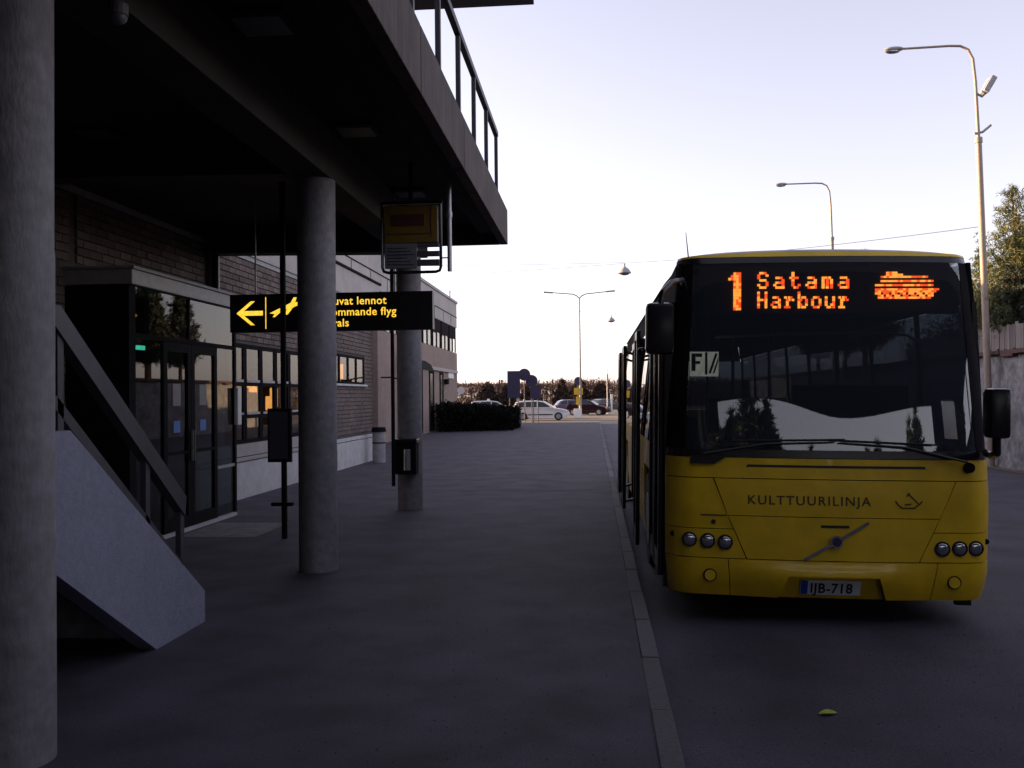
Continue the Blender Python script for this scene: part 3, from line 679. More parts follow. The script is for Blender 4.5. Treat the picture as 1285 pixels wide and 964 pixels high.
for k, (x, y, h) in enumerate([(11.0, 38.4, 4.6), (11.6, 40.4, 4.9), (10.9, 42.4, 4.9), (11.8, 44.4, 5.1), (11.0, 46.2, 4.4)]):
    tree('pine_tree', ['dark pine on the bank hidden behind the bus, nearest of its row', 'dark pine on the bank hidden behind the bus, second of its row', 'dark pine on the bank hidden behind the bus, third of its row', 'dark pine on the bank hidden behind the bus, fourth of its row', 'dark pine on the bank hidden behind the bus, last of its row'][k], (x, y, 2.7), h, 1.6, 50 + k, MT['pined'], 'pines on the bank', whorl_gap=.34, dens=1.5, ln=.24, wd=.05)
sv2, sf2 = [], []
for _ in range(14000):
    y = rnd.uniform(18, 32); x = rnd.uniform(10.3, 12.0); z = 2.65 + abs(rnd.gauss(0, .55)) * (1 if x > 10.5 else .8)
    blades(sv2, sf2, (x, y, z), 1, .05, .16, .05, rnd)
tag(raw('undergrowth', sv2, sf2, MT['pined']), 'dark tangled undergrowth behind the board fence', 'shrubs', kind='stuff')

# ------------------------------------------------------------------ street lamps
def street_lamp(label, x, y, top, tilt, flood):
    t = thing('street_lamp', label, 'street lamp', (x, y, -.12), 'street lamps along the road'); t.rotation_euler.y = tilt
    h = top + .12
    def B(): return MB()
    def bl(mb, n, m, p=t, sm=True): o = link(bpy.data.objects.new(n, mb.mesh(n, m, sm)), p); return o
    bl(B().tube([(0, 0, 0), (0, 0, 7.9)], [.085, .07], 12), 'pole', MT['mast'])
    arm = [(0, 0, 7.9), (-.02, 0, h - .9), (-.06, 0, h - .35), (-.16, 0, h - .12), (-.34, 0, h - .02), (-.6, 0, h), (-1.7, 0, h)]
    bl(B().tube(arm, [.042, .036, .034, .032, .030, .028, .026], 10), 'arm', MT['mast'])
    hd = bl(B().ball((-1.90, 0, h - .0), .24, 16, (1, .45, .26)), 'lamp_head', MT['zinc'])
    bl(B().ball((-1.93, 0, h - .05), .18, 16, (1, .45, .30)), 'lens', MT['lens'], hd)
    bl(B().cyl((0, 0, 7.82), (0, 0, 7.95), .088, .088, 12), 'collar', MT['mast'])
    if flood:
        bl(B().tube([(0, 0, h - 1.2), (.12, 0, h - 1.28), (.2, 0, h - 1.2)], .03, 8), 'bracket', MT['steel'])
        bl(B().box((.27, 0, h - 1.02), (.14, .34, .42), (0, .55, 0), .03), 'floodlight', MT['zinc'], t, False)
        bl(B().tube([(-.1, 0, 8.05), (.1, 0, 8.08), (.3, 0, 8.24)], .03, 8), 'bracket', MT['steel'])
    return t
street_lamp('tall curved arm street lamp with a floodlight, nearest, right of the bus', 9.5, 23, 10.1, R(-1.2), True)
street_lamp('curved arm street lamp seen over the bus roof, farther down the road', 9.45, 37, 9.98, R(-.3), False)
t = thing('twin_street_lamp', 'tall thin twin arm street lamp beyond the parked cars', 'street lamp', (-1.08, 74, -.13))
MB().cyl((-1.08, 74, -.13), (-1.08, 74, 9.55), .10, .055).build('pole', MT['mast'], t, True)
for s in (-1, 1):
    MB().tube([(-1.08, 74, 9.5), (-1.08 + s * .2, 74, 9.72), (-1.08 + s * .5, 74, 9.86), (-1.08 + s * 2.2, 74, 10.02)], [.05, .05, .045, .04]).build('arm', MT['steel'], t, True)
    MB().box((-1.08 + s * 2.5, 74, 10.04), (.75, .24, .12), (0, -s * .08, 0), .03).build('lamp_head', MT['zinc'], t)
MB().cyl((1.3, 90, -.13), (1.3, 90, 6.0), .05, .03).solo('thin_pole', MT['steel'], 'thin bare pole just right of the twin arm lamp', 'pole', (1.3, 90, -.13))
# pendant lamps on wires
def wire(label, a, b, sag, r=.007):
    pts = []
    for k in range(17):
        u = k / 16; p = Vector(a).lerp(Vector(b), u); p.z -= sag * 4 * u * (1 - u); pts.append(tuple(p))
    return MB().tube(pts, r, 5).solo('cable', MT['dark'], label, 'cable', a, 'cables over the road')
P1 = (1.39, 40, 7.05); P2 = (1.28, 65, 6.98)
wire('thin cable from the nearest lamp pole to the nearer hanging lamp', (9.42, 23, 5.68), (1.39, 40, 7.42), .12)
wire('upper thin cable from the office roof to the nearer hanging lamp', (-8.2, 41.5, 7.72), (1.39, 40, 7.44), .02)
wire('lower thin cable from the office roof to the nearer hanging lamp', (-8.2, 41.5, 7.2), (1.39, 40, 7.40), .02)
wire('thin cable carrying the farther hanging lamp', (-8.1, 51.6, 7.7), (1.28, 65, 7.30), .05, .008)
for k, (x, y, z) in enumerate((P1, P2)):
    t = thing('hanging_lamp', ['dome shaped hanging lamp over the road, nearer and higher in the picture', 'dome shaped hanging lamp over the road, farther and smaller'][k], 'lamp', (x, y, z), 'hanging lamps over the road')
    prof = [(.0, .36), (.035, .35), (.04, .22), (.10, .17), (.19, .10), (.26, .0), (.29, -.07)]
    vv, ff = [], []; n = 20
    for r_, zz in prof:
        for q in range(n): vv.append((r_ * math.cos(6.2832 * q / n), r_ * math.sin(6.2832 * q / n), zz))
    for a in range(len(prof) - 1):
        for q in range(n): ff.append((a * n + q, a * n + (q + 1) % n, (a + 1) * n + (q + 1) % n, (a + 1) * n + q))
    raw('shade', vv, ff, MT['zinc'], t, True)
    link(bpy.data.objects.new('lens', MB().ball((0, 0, -.06), .24, 16, (1, 1, .45)).mesh('lens', MT['lens'], True)), t)

# ------------------------------------------------------------------ cars
def car(name, label, loc, rz, paint, kind='estate'):
    t = thing(name, label, 'car', loc, None, rz)
    # side outline, x forward, z up
    if kind == 'estate':
        low = [(-2.1, .35), (-2.12, .62), (-2.05, .92), (.95, .92), (1.55, .84), (2.0, .72), (2.12, .55), (2.08, .30), (1.75, .22), (-1.8, .22)]
        roof = [(-2.03, .93), (-1.85, 1.36), (-1.5, 1.45), (-.3, 1.47), (.25, 1.40), (1.0, .93)]
        wins = [[(-1.86, .98), (-1.72, 1.32), (-1.2, 1.38), (-1.2, .98)], [(-1.1, .98), (-1.1, 1.38), (-.28, 1.40), (-.28, .98)], [(-.18, .98), (-.18, 1.40), (.22, 1.33), (.78, .98)]]
    else:
        low = [(-1.75, .35), (-1.85, .55), (-1.8, .88), (-1.55, .95), (.85, .92), (1.5, .82), (1.85, .66), (1.92, .5), (1.86, .30), (1.6, .22), (-1.5, .22)]
        roof = [(-1.7, .93), (-1.35, 1.32), (-1.0, 1.42), (-.2, 1.43), (.3, 1.34), (.95, .92)]
        wins = [[(-1.42, .98), (-1.2, 1.28), (-.72, 1.36), (-.72, .98)], [(-.62, .98), (-.62, 1.36), (-.1, 1.37), (.25, 1.28), (.75, .98)]]
    def loft(out, wfun):
        vv, ff = [], []; n = len(out)
        ws = [-1, -.82, .82, 1]
        for q in ws:
            for x, z in out:
                k = wfun(x, z); e = .03 if abs(q) == 1 else 0
                vv.append((x * (1 - e * .6), q * k, z + (-(z - .7) * e)))
        for a in range(3):
            for k in range(n): ff.append((a * n + k, a * n + (k + 1) % n, (a + 1) * n + (k + 1) % n, (a + 1) * n + k))
        ff.append(tuple(range(n))[::-1]); ff.append(tuple(3 * n + k for k in range(n))); return vv, ff
    wl = lambda x, z: .84 - .10 * max(0, (abs(x) - 1.5)) - .05 * max(0, (z - .75))
    wr = lambda x, z: .82 - .30 * max(0, z - .93)
    vv, ff = loft(low, wl)
    bo = raw('body', vv, ff, paint, t, False)
    vv, ff = loft(roof, wr); raw('cabin', vv, ff, paint, t)
    for s in (-1, 1):
        for wpts in wins:
            o = MB().prism([(x, s * (wr(x, z) + .006), z) for x, z in wpts], (0, s * .006, 0)).mesh('side_window', MT['glasscar'])
            link(bpy.data.objects.new('side_window', o), t)
        for x in (-1.28 if kind == 'estate' else -1.2, 1.32 if kind == 'estate' else 1.2):
            wh = link(bpy.data.objects.new('wheel', MB().cyl((x, s * .68, .30), (x, s * .872, .30), .30, n=20).mesh('wheel', MT['rubber'], True)), t)
            link(bpy.data.objects.new('rim', MB().cyl((x, s * .80, .30), (x, s * .885, .30), .18, n=16).mesh('rim', MT['steel'], True)), wh)
        xh = 2.04 if kind == 'estate' else 1.84
        link(bpy.data.objects.new('headlight', MB().box((xh - .02, s * .58, .66), (.12, .3, .13), None, .02).mesh('headlight', MT['lens'])), t)
        xr = -2.06 if kind == 'estate' else -1.80
        link(bpy.data.objects.new('tail_light', MB().box((xr, s * .66, .80), (.1, .2, .2), None, .02).mesh('tail_light', MT['tail'])), t)
        link(bpy.data.objects.new('wing_mirror', MB().box((.72, s * .90, .98), (.1, .16, .1), None, .02).mesh('wing_mirror', paint)), t)
        link(bpy.data.objects.new('side_moulding', MB().bb((-.9, s * .835 - .01, .40), (.9, s * .835 + .012, .47)).mesh('side_moulding', MT['rubber'])), t)
    x0, z0 = roof[-1]; x1, z1 = roof[-2]
    for nm, (xa, za, xb, zb) in {'windscreen': (x0, z0, x1, z1), 'rear_window': (roof[0][0], roof[0][1], roof[1][0], roof[1][1])}.items():
        off = .012 if nm == 'windscreen' else -.012
        p = []
        for u, yy_ in ((.1, .62), (.9, .52)):
            x = xa + (xb - xa) * u + off; z = za + (zb - za) * u + .008; p.append((x, yy_, z, ))
        q = [(p[0][0], p[0][1], p[0][2]), (p[1][0], p[1][1], p[1][2]), (p[1][0], -p[1][1], p[1][2]), (p[0][0], -p[0][1], p[0][2])]
        link(bpy.data.objects.new(nm, MB().prism(q, (off * .6, 0, .004)).mesh(nm, MT['glasscar'])), t)
    return t
MT['glasscar'] = mat('car_glass', (.02, .022, .03), .08, .1, 5)
car('white_car', 'white hatchback estate seen from its side, parked broadside across the far end', (-3.95, 68.6, -.13), 0, MT['carw'])
car('silver_car', 'pale silver car half hidden behind the dark hedge', (-8.2, 75, -.13), R(8), MT['cars'])
car('dark_red_car', 'dark red hatchback parked at an angle behind the yellow sign post', (-.55, 84, -.13), R(-14), MT['carr'], 'hatch')
car('dark_car', 'black car parked behind the dark red hatchback', (1.3, 98, -.13), R(38), MT['cark'], 'hatch')
car('blue_grey_car', 'blue grey car between the white car and the dark red hatchback', (-2.0, 88, -.13), R(12), MT['carb'], 'hatch')

# ------------------------------------------------------------------ signs and posts far off
def post_sign(label, x, y, parts, posts, name='road_sign', base=-.13, pm='rail'):
    t = thing(name, label, 'road sign', (x, y, base))
    for px_, h in posts: MB().cyl((px_, y + .06, base), (px_, y + .06, h), .035, n=8).build('post', MT[pm], t)
    for kind, m_, a in parts:
        if kind == 'disc':
            cx_, cz_, r_ = a; MB().cyl((cx_, y, cz_), (cx_, y + .025, cz_), r_, n=22).build('round_plate', MT[m_], t)
        else:
            MB().bb((a[0], y, a[1]), (a[2], y + .025, a[3])).build('plate', MT[m_], t)
    return t
post_sign('large dark blue rectangular road sign left of the round signs', -5.4, 62, [('r', 'signb', (-5.85, 1.55, -4.98, 3.4))], [(-5.7, 3.3), (-5.1, 3.3)])
post_sign('tall dark round road sign above the white car, left one of a pair', -4.72, 62.4, [('d' + 'isc', 'signb', (-4.72, 3.15, .42))], [(-4.72, 3.4)])
post_sign('dark round road sign above the white car, right and lower one of a pair', -4.25, 62.7, [('disc', 'signb', (-4.25, 2.72, .42))], [(-4.25, 2.9)])
post_sign('small dark square road sign at the right of the round pair', -3.95, 62.2, [('r', 'signb', (-4.3, 1.5, -3.6, 2.35))], [(-4.1, 2.3), (-3.8, 2.3)])
t = post_sign('round sign on a post with small yellow plates before the red car', -1.24, 74.0, [('disc', 'signb', (-1.24, 2.85, .34)), ('r', 'fyel', (-1.6, 1.75, -.88, 2.30)), ('r', 'fyel', (-1.45, .95, -1.05, 1.6))], [(-1.24, 2.9)])
MB().bb((-1.62, 73.7, -.13), (-1.0, 74.2, .62), .02).build('base_block', MT['white'], t)
post_sign('small round pale sign on a post at the office block corner', -8.75, 60, [('disc', 'white', (-8.75, 2.1, .25))], [(-8.75, 2.2)])
MB().bb((-4.28, 49.8, 0), (-3.95, 50.1, .75), .03).solo('concrete_bollard', MT['conc'], 'pale concrete bollard at the right end of the hedge', 'bollard', (-4.1, 49.95, 0))
HP = [(-12.1, 92, .95), (-10.6, 94, .95), (-7.0, 92, 1.5), (-4.8, 90, .9), (-9.0, 78, 1.6), (-3.2, 93, .9), (1.6, 84, 1.9), (2.2, 78, .75), (3.6, 92, 1.3), (4.2, 100, 1.9), (-6.2, 96, 1.0)]
HL = ['white post far left behind the pale silver car', 'white post second from the left in the car park', 'tall white post behind the blue rectangular sign', 'white post seen over the white car roof', 'tan tall post standing right behind the hedge top', 'short white post between the round signs and the twin lamp', 'tall white post right of the black car', 'short white block post right of the dark red hatchback', 'white post at the right beside the bus mirror', 'tallest white post far right near the bus doors', 'white post above the windscreen of the white car']
hp = thing('heating_post', HL[0], 'post', (0, 0, 0), 'posts in the car park')
link(bpy.data.objects.new('stem', MB().bb((-.07, -.07, 0), (.07, .07, .75), .01).mesh('stem', MT['white'])), hp)
link(bpy.data.objects.new('socket_box', MB().bb((-.11, -.10, .751), (.11, .10, 1.0), .02).mesh('socket_box', MT['white'])), hp)
for k, (x, y, h) in enumerate(HP):
    o = hp if k == 0 else copy_tree(hp)
    o.location = (x, y, -.13); o.scale = (1, 1, h); o['label'] = HL[k]

# ------------------------------------------------------------------ distant wood
rnd = random.Random(5); v, f = [], []
def woodtop(x): return 3.6 + 1.1 * noise.noise(Vector((x * .09, 0, 0))) + .7 * noise.noise(Vector((x * .35, 3, 0)))
for _ in range(100000):
    x = rnd.uniform(-70, 70); y = 150 + rnd.random() ** 1.5 * 45
    if abs(x) > 26 and rnd.random() < .5: continue
    top = woodtop(x + y * .7) * (1 + (y - 150) * .005); z = -.1 + top * (1 - rnd.random() ** 1.6)
    s = .11; b = len(v)
    for k in range(3): v.append((x + rnd.gauss(0, s), y + rnd.gauss(0, s), z + rnd.gauss(0, s * 1.6)))
    f.append((b, b + 1, b + 2))
for _ in range(160):
    x = rnd.uniform(-32, 32); y = 149.5 + rnd.random() * 6; hh = woodtop(x + y * .7) * rnd.uniform(.85, 1.25); b = len(v); d = .02
    v += [(x - d, y, 0), (x + d, y, 0), (x + d * .5 + rnd.uniform(-.3, .3), y, hh), (x, y + d, hh)]; f += [(b, b + 1, b + 2), (b, b + 2, b + 3)]
tag(raw('distant_wood', v, f, MT['twig']), 'brown bare low wood along the horizon behind the car park', 'wood', kind='stuff')
# conifers standing above the wood
MT['wooddark'] = mat('dark_twigs', (.040, .026, .022), .9, .4, 2)
cf = tree('spruce_tree', 'dark pointed spruce in the brown wood, right of the blue sign', (-5.2, 151, -.1), 4.4, 1.6, 41, MT['wooddark'], 'spruces in the wood', whorl_gap=.3, ln=.4, wd=.10, lift=-.05, dens=1.5)
for lab, x, y, s_ in [('dark spruce in the brown wood, left of the twin lamp', -2.4, 152, .98), ('dark spruce in the brown wood near the office block corner', -17.5, 151, .9), ('dark spruce in the brown wood behind the blue sign', -10.5, 152, .95), ('broad dark spruce in the brown wood above the silver car', -14.2, 150.5, .82), ('broad dark spruce in the brown wood above the dark red car', 1.2, 151, .85)]:
    c = copy_tree(cf); c.location = (x, y, -.1); c.scale = (s_ * 1.5, s_ * 1.5, s_); c.rotation_euler.z = x; c['label'] = lab

# ------------------------------------------------------------------ leaf and paper on the road
lf = MB(); L = []
for k in range(9):
    u = k / 8; L.append((1.24 + .11 * u, 5.33 + .028 * math.sin(math.pi * u) + .02 * u, -.113 + .012 * math.sin(3 * u)))
Rr = [(x, y - 2 * (.028 * math.sin(math.pi * k / 8)), z - .003) for k, (x, y, z) in enumerate(L)]
lf.prism(L + Rr[::-1][1:-1], (0, 0, .003)); lf.solo('fallen_leaf', MT['leaf'], 'small yellow green leaf lying on the dark road', 'leaf', (1.29, 5.33, -.118))
MB().prism([(.66, 4.20, -.117), (.76, 4.18, -.117), (.80, 4.24, -.114), (.70, 4.27, -.105)], (0, 0, .002)).solo('paper_scrap', MT['white'], 'crumpled pale paper scrap on the road at the bottom edge', 'litter', (.72, 4.22, -.118))

# ------------------------------------------------------------------ behind the camera, seen only as reflections: trees and an added slab
br = thing('drive_canopy', 'concrete canopy spanning the drive behind the camera', 'canopy', (5, 0, 5))
ed = [(FX + .006 + (14 - FX) * k / 30) for k in range(31)]
MB().prism([(x, -6.0 - 2.2 * math.exp(-((x - 6.6) / 3.2) ** 2), 4.48) for x in ed] + [(ed[-1], 2.6, 4.48), (ed[0], 2.6, 4.48)], (0, 0, .82)).build('slab', MT['soffit'], br)  # unseen slab added; curved edge shapes the bright band in the windscreen
for x in (13.2,): MB().cyl((x, -.7, 2.7), (x, -.7, 4.48), .25).build('support', MT['conc'], br, True)
bt = tree('spruce_tree', 'tall dark spruce standing beside the drive behind the camera', (-9, -42, -.1), 14, 2.9, 77, MT['pined'], 'trees behind the camera', whorl_gap=.8, ln=.6, wd=.2, lift=-.1, dens=.8)
for k in range(20):
    c = copy_tree(bt); x = -11 + k * 2.3; c.location = (x + random.uniform(-.7, .7), -40 - random.random() * 16, -.1)
    s_ = (1.2 if x < 3 else 1.0 if x < 14 else .85) * random.uniform(.78, 1.08)
    c.scale = (s_, s_, s_); c.rotation_euler.z = k * 1.3
    c['label'] = 'tall dark spruce standing beside the drive behind the camera'
    if x >= 6: c.scale = (s_ * 1.35, s_ * 1.35, s_ * (.90 if k % 3 else .78))
    if x < 6: c.scale = (s_ * 1.9, s_ * 1.9, s_ * (.9 if x < -6 else .74))

for k in range(9):
    c = copy_tree(bt); x = -15 + k * 2.6; c.location = (x, -36 - random.random() * 8, -.1); s_ = random.uniform(.85, 1.1)
    c.scale = (s_ * 1.8, s_ * 1.8, s_ * (.98 if x < -8 else .80)); c.rotation_euler.z = k * 2.1
    c['label'] = 'tall dark spruce standing beside the drive behind the camera'
for k, (x, y, s_) in enumerate([(15.5, -9, .62), (19, -15, .72), (23.5, -21, .8), (28, -26, .85), (33, -30, .9)]):
    c = copy_tree(bt); c.location = (x, y, -.1); c.scale = (s_ * 1.7, s_ * 1.7, s_); c.rotation_euler.z = k * 1.1
    c['label'] = 'tall dark spruce standing beside the drive behind the camera'
# ------------------------------------------------------------------ BUS
BX, BYF, BZ = 1.82, 7.33, -.12
bus = thing('city_bus', 'yellow city bus at the kerb with an orange LED destination display', 'bus', (BX, BYF, BZ))
TILT = .018
WZ = [(.18, 1.235), (.45, 1.262), (1.0, 1.27), (1.3, 1.263), (2.1, 1.225), (2.75, 1.188), (2.9, 1.165), (3.1, 1.12)]
def wz(z):
    if z <= WZ[0][0]: return WZ[0][1]
    for (a, b), (c, d) in zip(WZ, WZ[1:]):
        if z <= c: return b + (d - b) * (z - a) / (c - a)
    return WZ[-1][1]
def fy(x, z):
    w_ = wz(z); u = min(1, abs(x) / w_)
    y = .09 * u * u
    t = max(0, (u - .84) / .16); y += .19 * (1 - math.sqrt(max(0, 1 - t * t)))
    if z < .45: y += .06 * ((.45 - z) / .25) ** 2
    if z > 1.0: y += .02 * min(1, (z - 1.0) / .3)
    if z > 1.3: y += (z - 1.3) * .105
    if z > 2.85: y += (z - 2.85) ** 2 * 4
    return y
def T(p): return (p[0] + TILT * (p[2] - .2), p[1], p[2] - TILT * p[0])
def bobj(name, mb, m, parent=bus, smooth=False, tilt=True):
    if tilt:
        for v in mb.bm.verts: v.co = T(v.co)
    return link(bpy.data.objects.new(name, mb.mesh(name, m, smooth)), parent)
def panel(name, poly, m, out=0, th=.02, step=.07, parent=bus, bulge=None):
    b = bmesh.new(); fc = b.faces.new([b.verts.new((x, 0, z)) for x, z in poly])
    xs_ = [p[0] for p in poly]; zs_ = [p[1] for p in poly]
    x = math.floor(min(xs_) / step) * step
    while x < max(xs_):
        bmesh.ops.bisect_plane(b, geom=b.verts[:] + b.edges[:] + b.faces[:], plane_co=(x, 0, 0), plane_no=(1, 0, 0)); x += step
    z = math.floor(min(zs_) / step) * step
    while z < max(zs_):
        bmesh.ops.bisect_plane(b, geom=b.verts[:] + b.edges[:] + b.faces[:], plane_co=(0, 0, z), plane_no=(0, 0, 1)); z += step
    src = [(v.co.x, v.co.z) for v in b.verts]; b.verts.index_update()
    fs_ = [[v.index for v in f_.verts] for f_ in b.faces]; b.free()
    from collections import Counter
    ec = Counter()
    for f_ in fs_:
        for a, c in zip(f_, f_[1:] + f_[:1]): ec[tuple(sorted((a, c)))] += 1
    V, F_ = [], []
    for x, z in src:
        o_ = out + (bulge(x, z) if bulge else 0); V.append(T((x, fy(x, z) - o_, z)))
    n = len(src)
    for x, z in src:
        o_ = out + (bulge(x, z) if bulge else 0); V.append(T((x * .999, fy(x, z) - o_ + th, z)))
    # orient front faces toward -y
    for f_ in fs_:
        a = Vector(V[f_[0]]); nrm = (Vector(V[f_[1]]) - a).cross(Vector(V[f_[2]]) - a)
        g = f_ if nrm.y < 0 else f_[::-1]
        F_.append(tuple(g)); F_.append(tuple(n + k for k in g[::-1]))
    for f_ in fs_:
        a0 = Vector(V[f_[0]]); nrm = (Vector(V[f_[1]]) - a0).cross(Vector(V[f_[2]]) - a0)
        g = f_ if nrm.y < 0 else f_[::-1]
        for a, c in zip(g, g[1:] + g[:1]):
            if ec[tuple(sorted((a, c)))] == 1: F_.append((c, a, n + a, n + c))
    o = raw(name, V, F_, m, parent)
    me = o.data; me.polygons.foreach_set('use_smooth', [True] * len(me.polygons)); me.set_sharp_from_angle(angle=R(40))
    return o
W_ = lambda z: wz(z) - .002
Yl = MT['yellow']
# backing behind the panels
panel('front_backing', [(-1.2, .26), (1.2, .26), (1.22, 1.29), (-1.22, 1.29)], MT['black'], -.075, .02)
panel('upper_panel', [(-W_(1.14), 1.143), (-.66, 1.143), (.72, 1.143), (W_(1.14), 1.143), (W_(1.3), 1.30), (-W_(1.3), 1.30)], Yl)
panel('air_slot', [(-.65, 1.232), (.72, 1.232), (.71, 1.25), (-.64, 1.25)], MT['ink'], .003, .01)
panel('hood_upper', [(-.79, .850), (.82, .850), (.945, 1.136), (-.895, 1.136)], Yl, .006)
panel('hood_lower', [(-.64, .512), (.66, .512), (.817, .844), (-.787, .844)], Yl, .006)
panel('corner_panel', [(-W_(.74), .742), (-.748, .742), (-.905, 1.136), (-W_(1.136), 1.136)], Yl)
panel('corner_panel', [(.778, .742), (W_(.74), .742), (W_(1.136), 1.136), (.955, 1.136)], Yl)
panel('headlight_panel', [(-W_(.512), .512), (-.65, .512), (-.745, .736), (-W_(.736), .736)], Yl, .002)
panel('headlight_panel', [(.67, .512), (W_(.512), .512), (W_(.736), .736), (.775, .736)], Yl, .002)
panel('bumper_corner', [(-W_(.21), .21), (-.765, .21), (-.79, .505), (-W_(.505), .505)], Yl, .004)
panel('bumper_corner', [(.765, .21), (W_(.21), .21), (W_(.505), .505), (.81, .505)], Yl, .004)
def bb_(x, z):
    ed = max(0, 1 - (abs(x) / .72) ** 4); t = max(0, min(1, (.5 - z - .03 * (1 - (x / .7) ** 2)) / .05)); return .028 * ed * t * t * (3 - 2 * t)
panel('bumper', [(-.758, .21), (-.40, .21), (-.33, .385), (.36, .385), (.42, .21), (.758, .21), (.803, .505), (-.783, .505)], Yl, .004, .03, .05, bulge=bb_)
panel('plate_recess', [(-.40, .20), (.42, .20), (.37, .392), (-.34, .392)], Yl, -.045, .01)
pl = panel('number_plate', [(-.225, .235), (.232, .235), (.232, .352), (-.225, .352)], MT['plate'], -.02, .022, .2)
panel('plate_band', [(-.222, .238), (-.172, .238), (-.172, .349), (-.222, .349)], MT['plateb'], -.0165, .003, .2, pl)
def ftext(name, body, x, z, size, m, out, parent, off=0, sp=1.0, sx=1.0):
    vs, fs = text_mesh(body, size, off, 0, sp)
    return raw(name, [T((x + v.x * sx, fy(x + v.x * sx, z + v.y) - out, z + v.y)) for v in vs], fs, m, parent)
ftext('plate_text', 'IJB-718', -.155, .252, .112, MT['ink'], -.0175, pl, .0025, 1.08, .93)
ftext('route_name', 'KULTTUURILINJA', -.645, .942, .100, MT['letter'], .0075, bus, .0012, 1.18, 1.05)
def bar_on(name, pts, wd, m, out, parent=bus, th=.004):
    (xa, za), (xb, zb) = pts; d = Vector((xb - xa, zb - za)).normalized(); n_ = Vector((-d.y, d.x)) * wd / 2
    return panel(name, [(xa - n_.x, za - n_.y), (xb - n_.x, zb - n_.y), (xb + n_.x, zb + n_.y), (xa + n_.x, za + n_.y)], m, out, th, .1, parent)
em = bar_on('ship_emblem', ((.50, .955), (.535, .928)), .012, MT['letter'], .0085)
for a, b in (((.48, .985), (.505, .95)), ((.53, .930), (.63, .930)), ((.625, .930), (.66, .96)), ((.66, .955), (.685, .985)), ((.575, 1.045), (.655, .965)), ((.565, 1.02), (.59, 1.045)), ((.55, .955), (.60, .962))):
    bar_on('emblem_stroke', (a, b), .011, MT['letter'], .0085, em)
# bar and roundel badge
bd = bar_on('grille_bar', ((-.21, .515), (.275, .812)), .022, MT['chrome'], .018, bus, .012)
def disc(name, x, z, r, m, out, th, parent=bus, n=22, smooth=True):
    y = fy(x, z) - out
    return bobj(name, MB().tube([(x, y + th, z), (x, y, z)], [r, r * .96], n), m, parent, smooth)
disc('badge', .03, .664, .050, MT['chrome'], .034, .022)
disc('badge_face', .03, .664, .036, MT['signb'], .037, .006)
panel('handle_slot', [(-.085, .768), (.13, .768), (.13, .788), (-.085, .788)], MT['ink'], .009, .006)
for x, z in ((-1.085, .648), (-.945, .643), (-.81, .636), (.84, .616), (.975, .62), (1.10, .622)):
    h_ = disc('headlight', x, z, .062, MT['black'], .012, .03)
    y = fy(x, z)
    bobj('lens', MB().ball((x, y - .006, z), .049, 18, (1, .30, 1)), MT['lens'], h_, True)
for x, z in ((-.925, .372), (.935, .358)):
    fl = disc('fog_light', x, z, .055, MT['black'], .014, .03)
    disc('fog_cover', x, z, .044, Yl, .020, .02, fl)
for x, z in ((-1.21, .68), (1.21, .665)): disc('side_marker', x, z, .022, MT['dark'], .006, .02)
disc('tow_cover', -.90, .794, .019, MT['ink'], .006, .01)
panel('small_lettering', [(-1.0, .842), (-.80, .842), (-.80, .852), (-1.0, .852)], MT['letter'], .004, .004)
panel('wiper_base', [(-1.08, 1.25), (-.90, 1.25), (-.80, 1.31), (-1.08, 1.31)], MT['ink'], .02, .03)
disc('wiper_pivot', 1.05, 1.245, .042, MT['dark'], .03, .04)
# windscreen with black surround
zb, zt = 1.365, 2.865
panel('windscreen_surround', [(-W_(1.306), 1.306), (W_(1.306), 1.306), (W_(zb), zb), (-W_(zb), zb)], MT['black'], .0, .02)
panel('windscreen_surround', [(-W_(zt), zt), (W_(zt), zt), (W_(2.91), 2.915), (-W_(2.91), 2.915)], MT['black'], .0, .02)
for s in (-1, 1):
    panel('windscreen_pillar', [(s * (wz(zb) - .002), zb + .002), (s * (wz(zt) - .002), zt - .002), (s * (wz(zt) - .125), zt - .002), (s * (wz(zb) - .14), zb + .002)], MT['frame'], 0, .02)
panel('windscreen', [(-wz(zb) + .143, zb + .002), (wz(zb) - .143, zb + .002), (wz(zt) - .128, zt - .002), (-wz(zt) + .128, zt - .002)], MT['glassb'], -.004, .006, .06)
# wipers
for pts in ([(-.98, 1.33), (-.5, 1.415), (.02, 1.435)], [(1.03, 1.29), (.55, 1.40), (.06, 1.43)]):
    wp = bobj('wiper', MB().tube([(x, fy(x, z) - .035, z) for x, z in pts], [.012, .010, .007], 6), MT['ink'])
    (xa, za), (xb, zb2) = pts[1], pts[2]
    bobj('blade', MB().tube([(xa - (xb - xa) * .5, fy(xa, za) - .02, za + .02), (xb + (xb - xa) * .15, fy(xb, zb2) - .02, zb2 + .02)], .008, 6), MT['rubber'], wp)
# roof edge and roof
panel('roof_front', [(-wz(2.91) + .005, 2.917), (wz(2.91) - .005, 2.917), (wz(2.95) - .005, 2.934), (.6, 2.957), (0, 2.964), (-.6, 2.957), (-wz(2.95) + .005, 2.934)], Yl, .004, .02)
rv, rf = [], []; nx = 24; ysr = [0, .06, .2, .5, 1.2, 12.0]; dz = [0, .022, .04, .05, .055, .055]
for j, yq in enumerate(ysr):
    for i in range(nx + 1):
        u = -1 + 2 * i / nx; wv = 1.145 + .03 * min(1, yq); x = u * wv
        zedge = 2.933 + .031 * (1 - u * u)
        z = zedge + dz[j] * (1 - u ** 6) - (.06 * abs(u) ** 8 * min(1, yq * 2))
        rv.append(T((x, fy(x, min(zedge, 2.96)) + yq, z)))
for j in range(len(ysr) - 1):
    for i in range(nx): a = j * (nx + 1) + i; rf.append((a, a + 1, a + nx + 2, a + nx + 1))
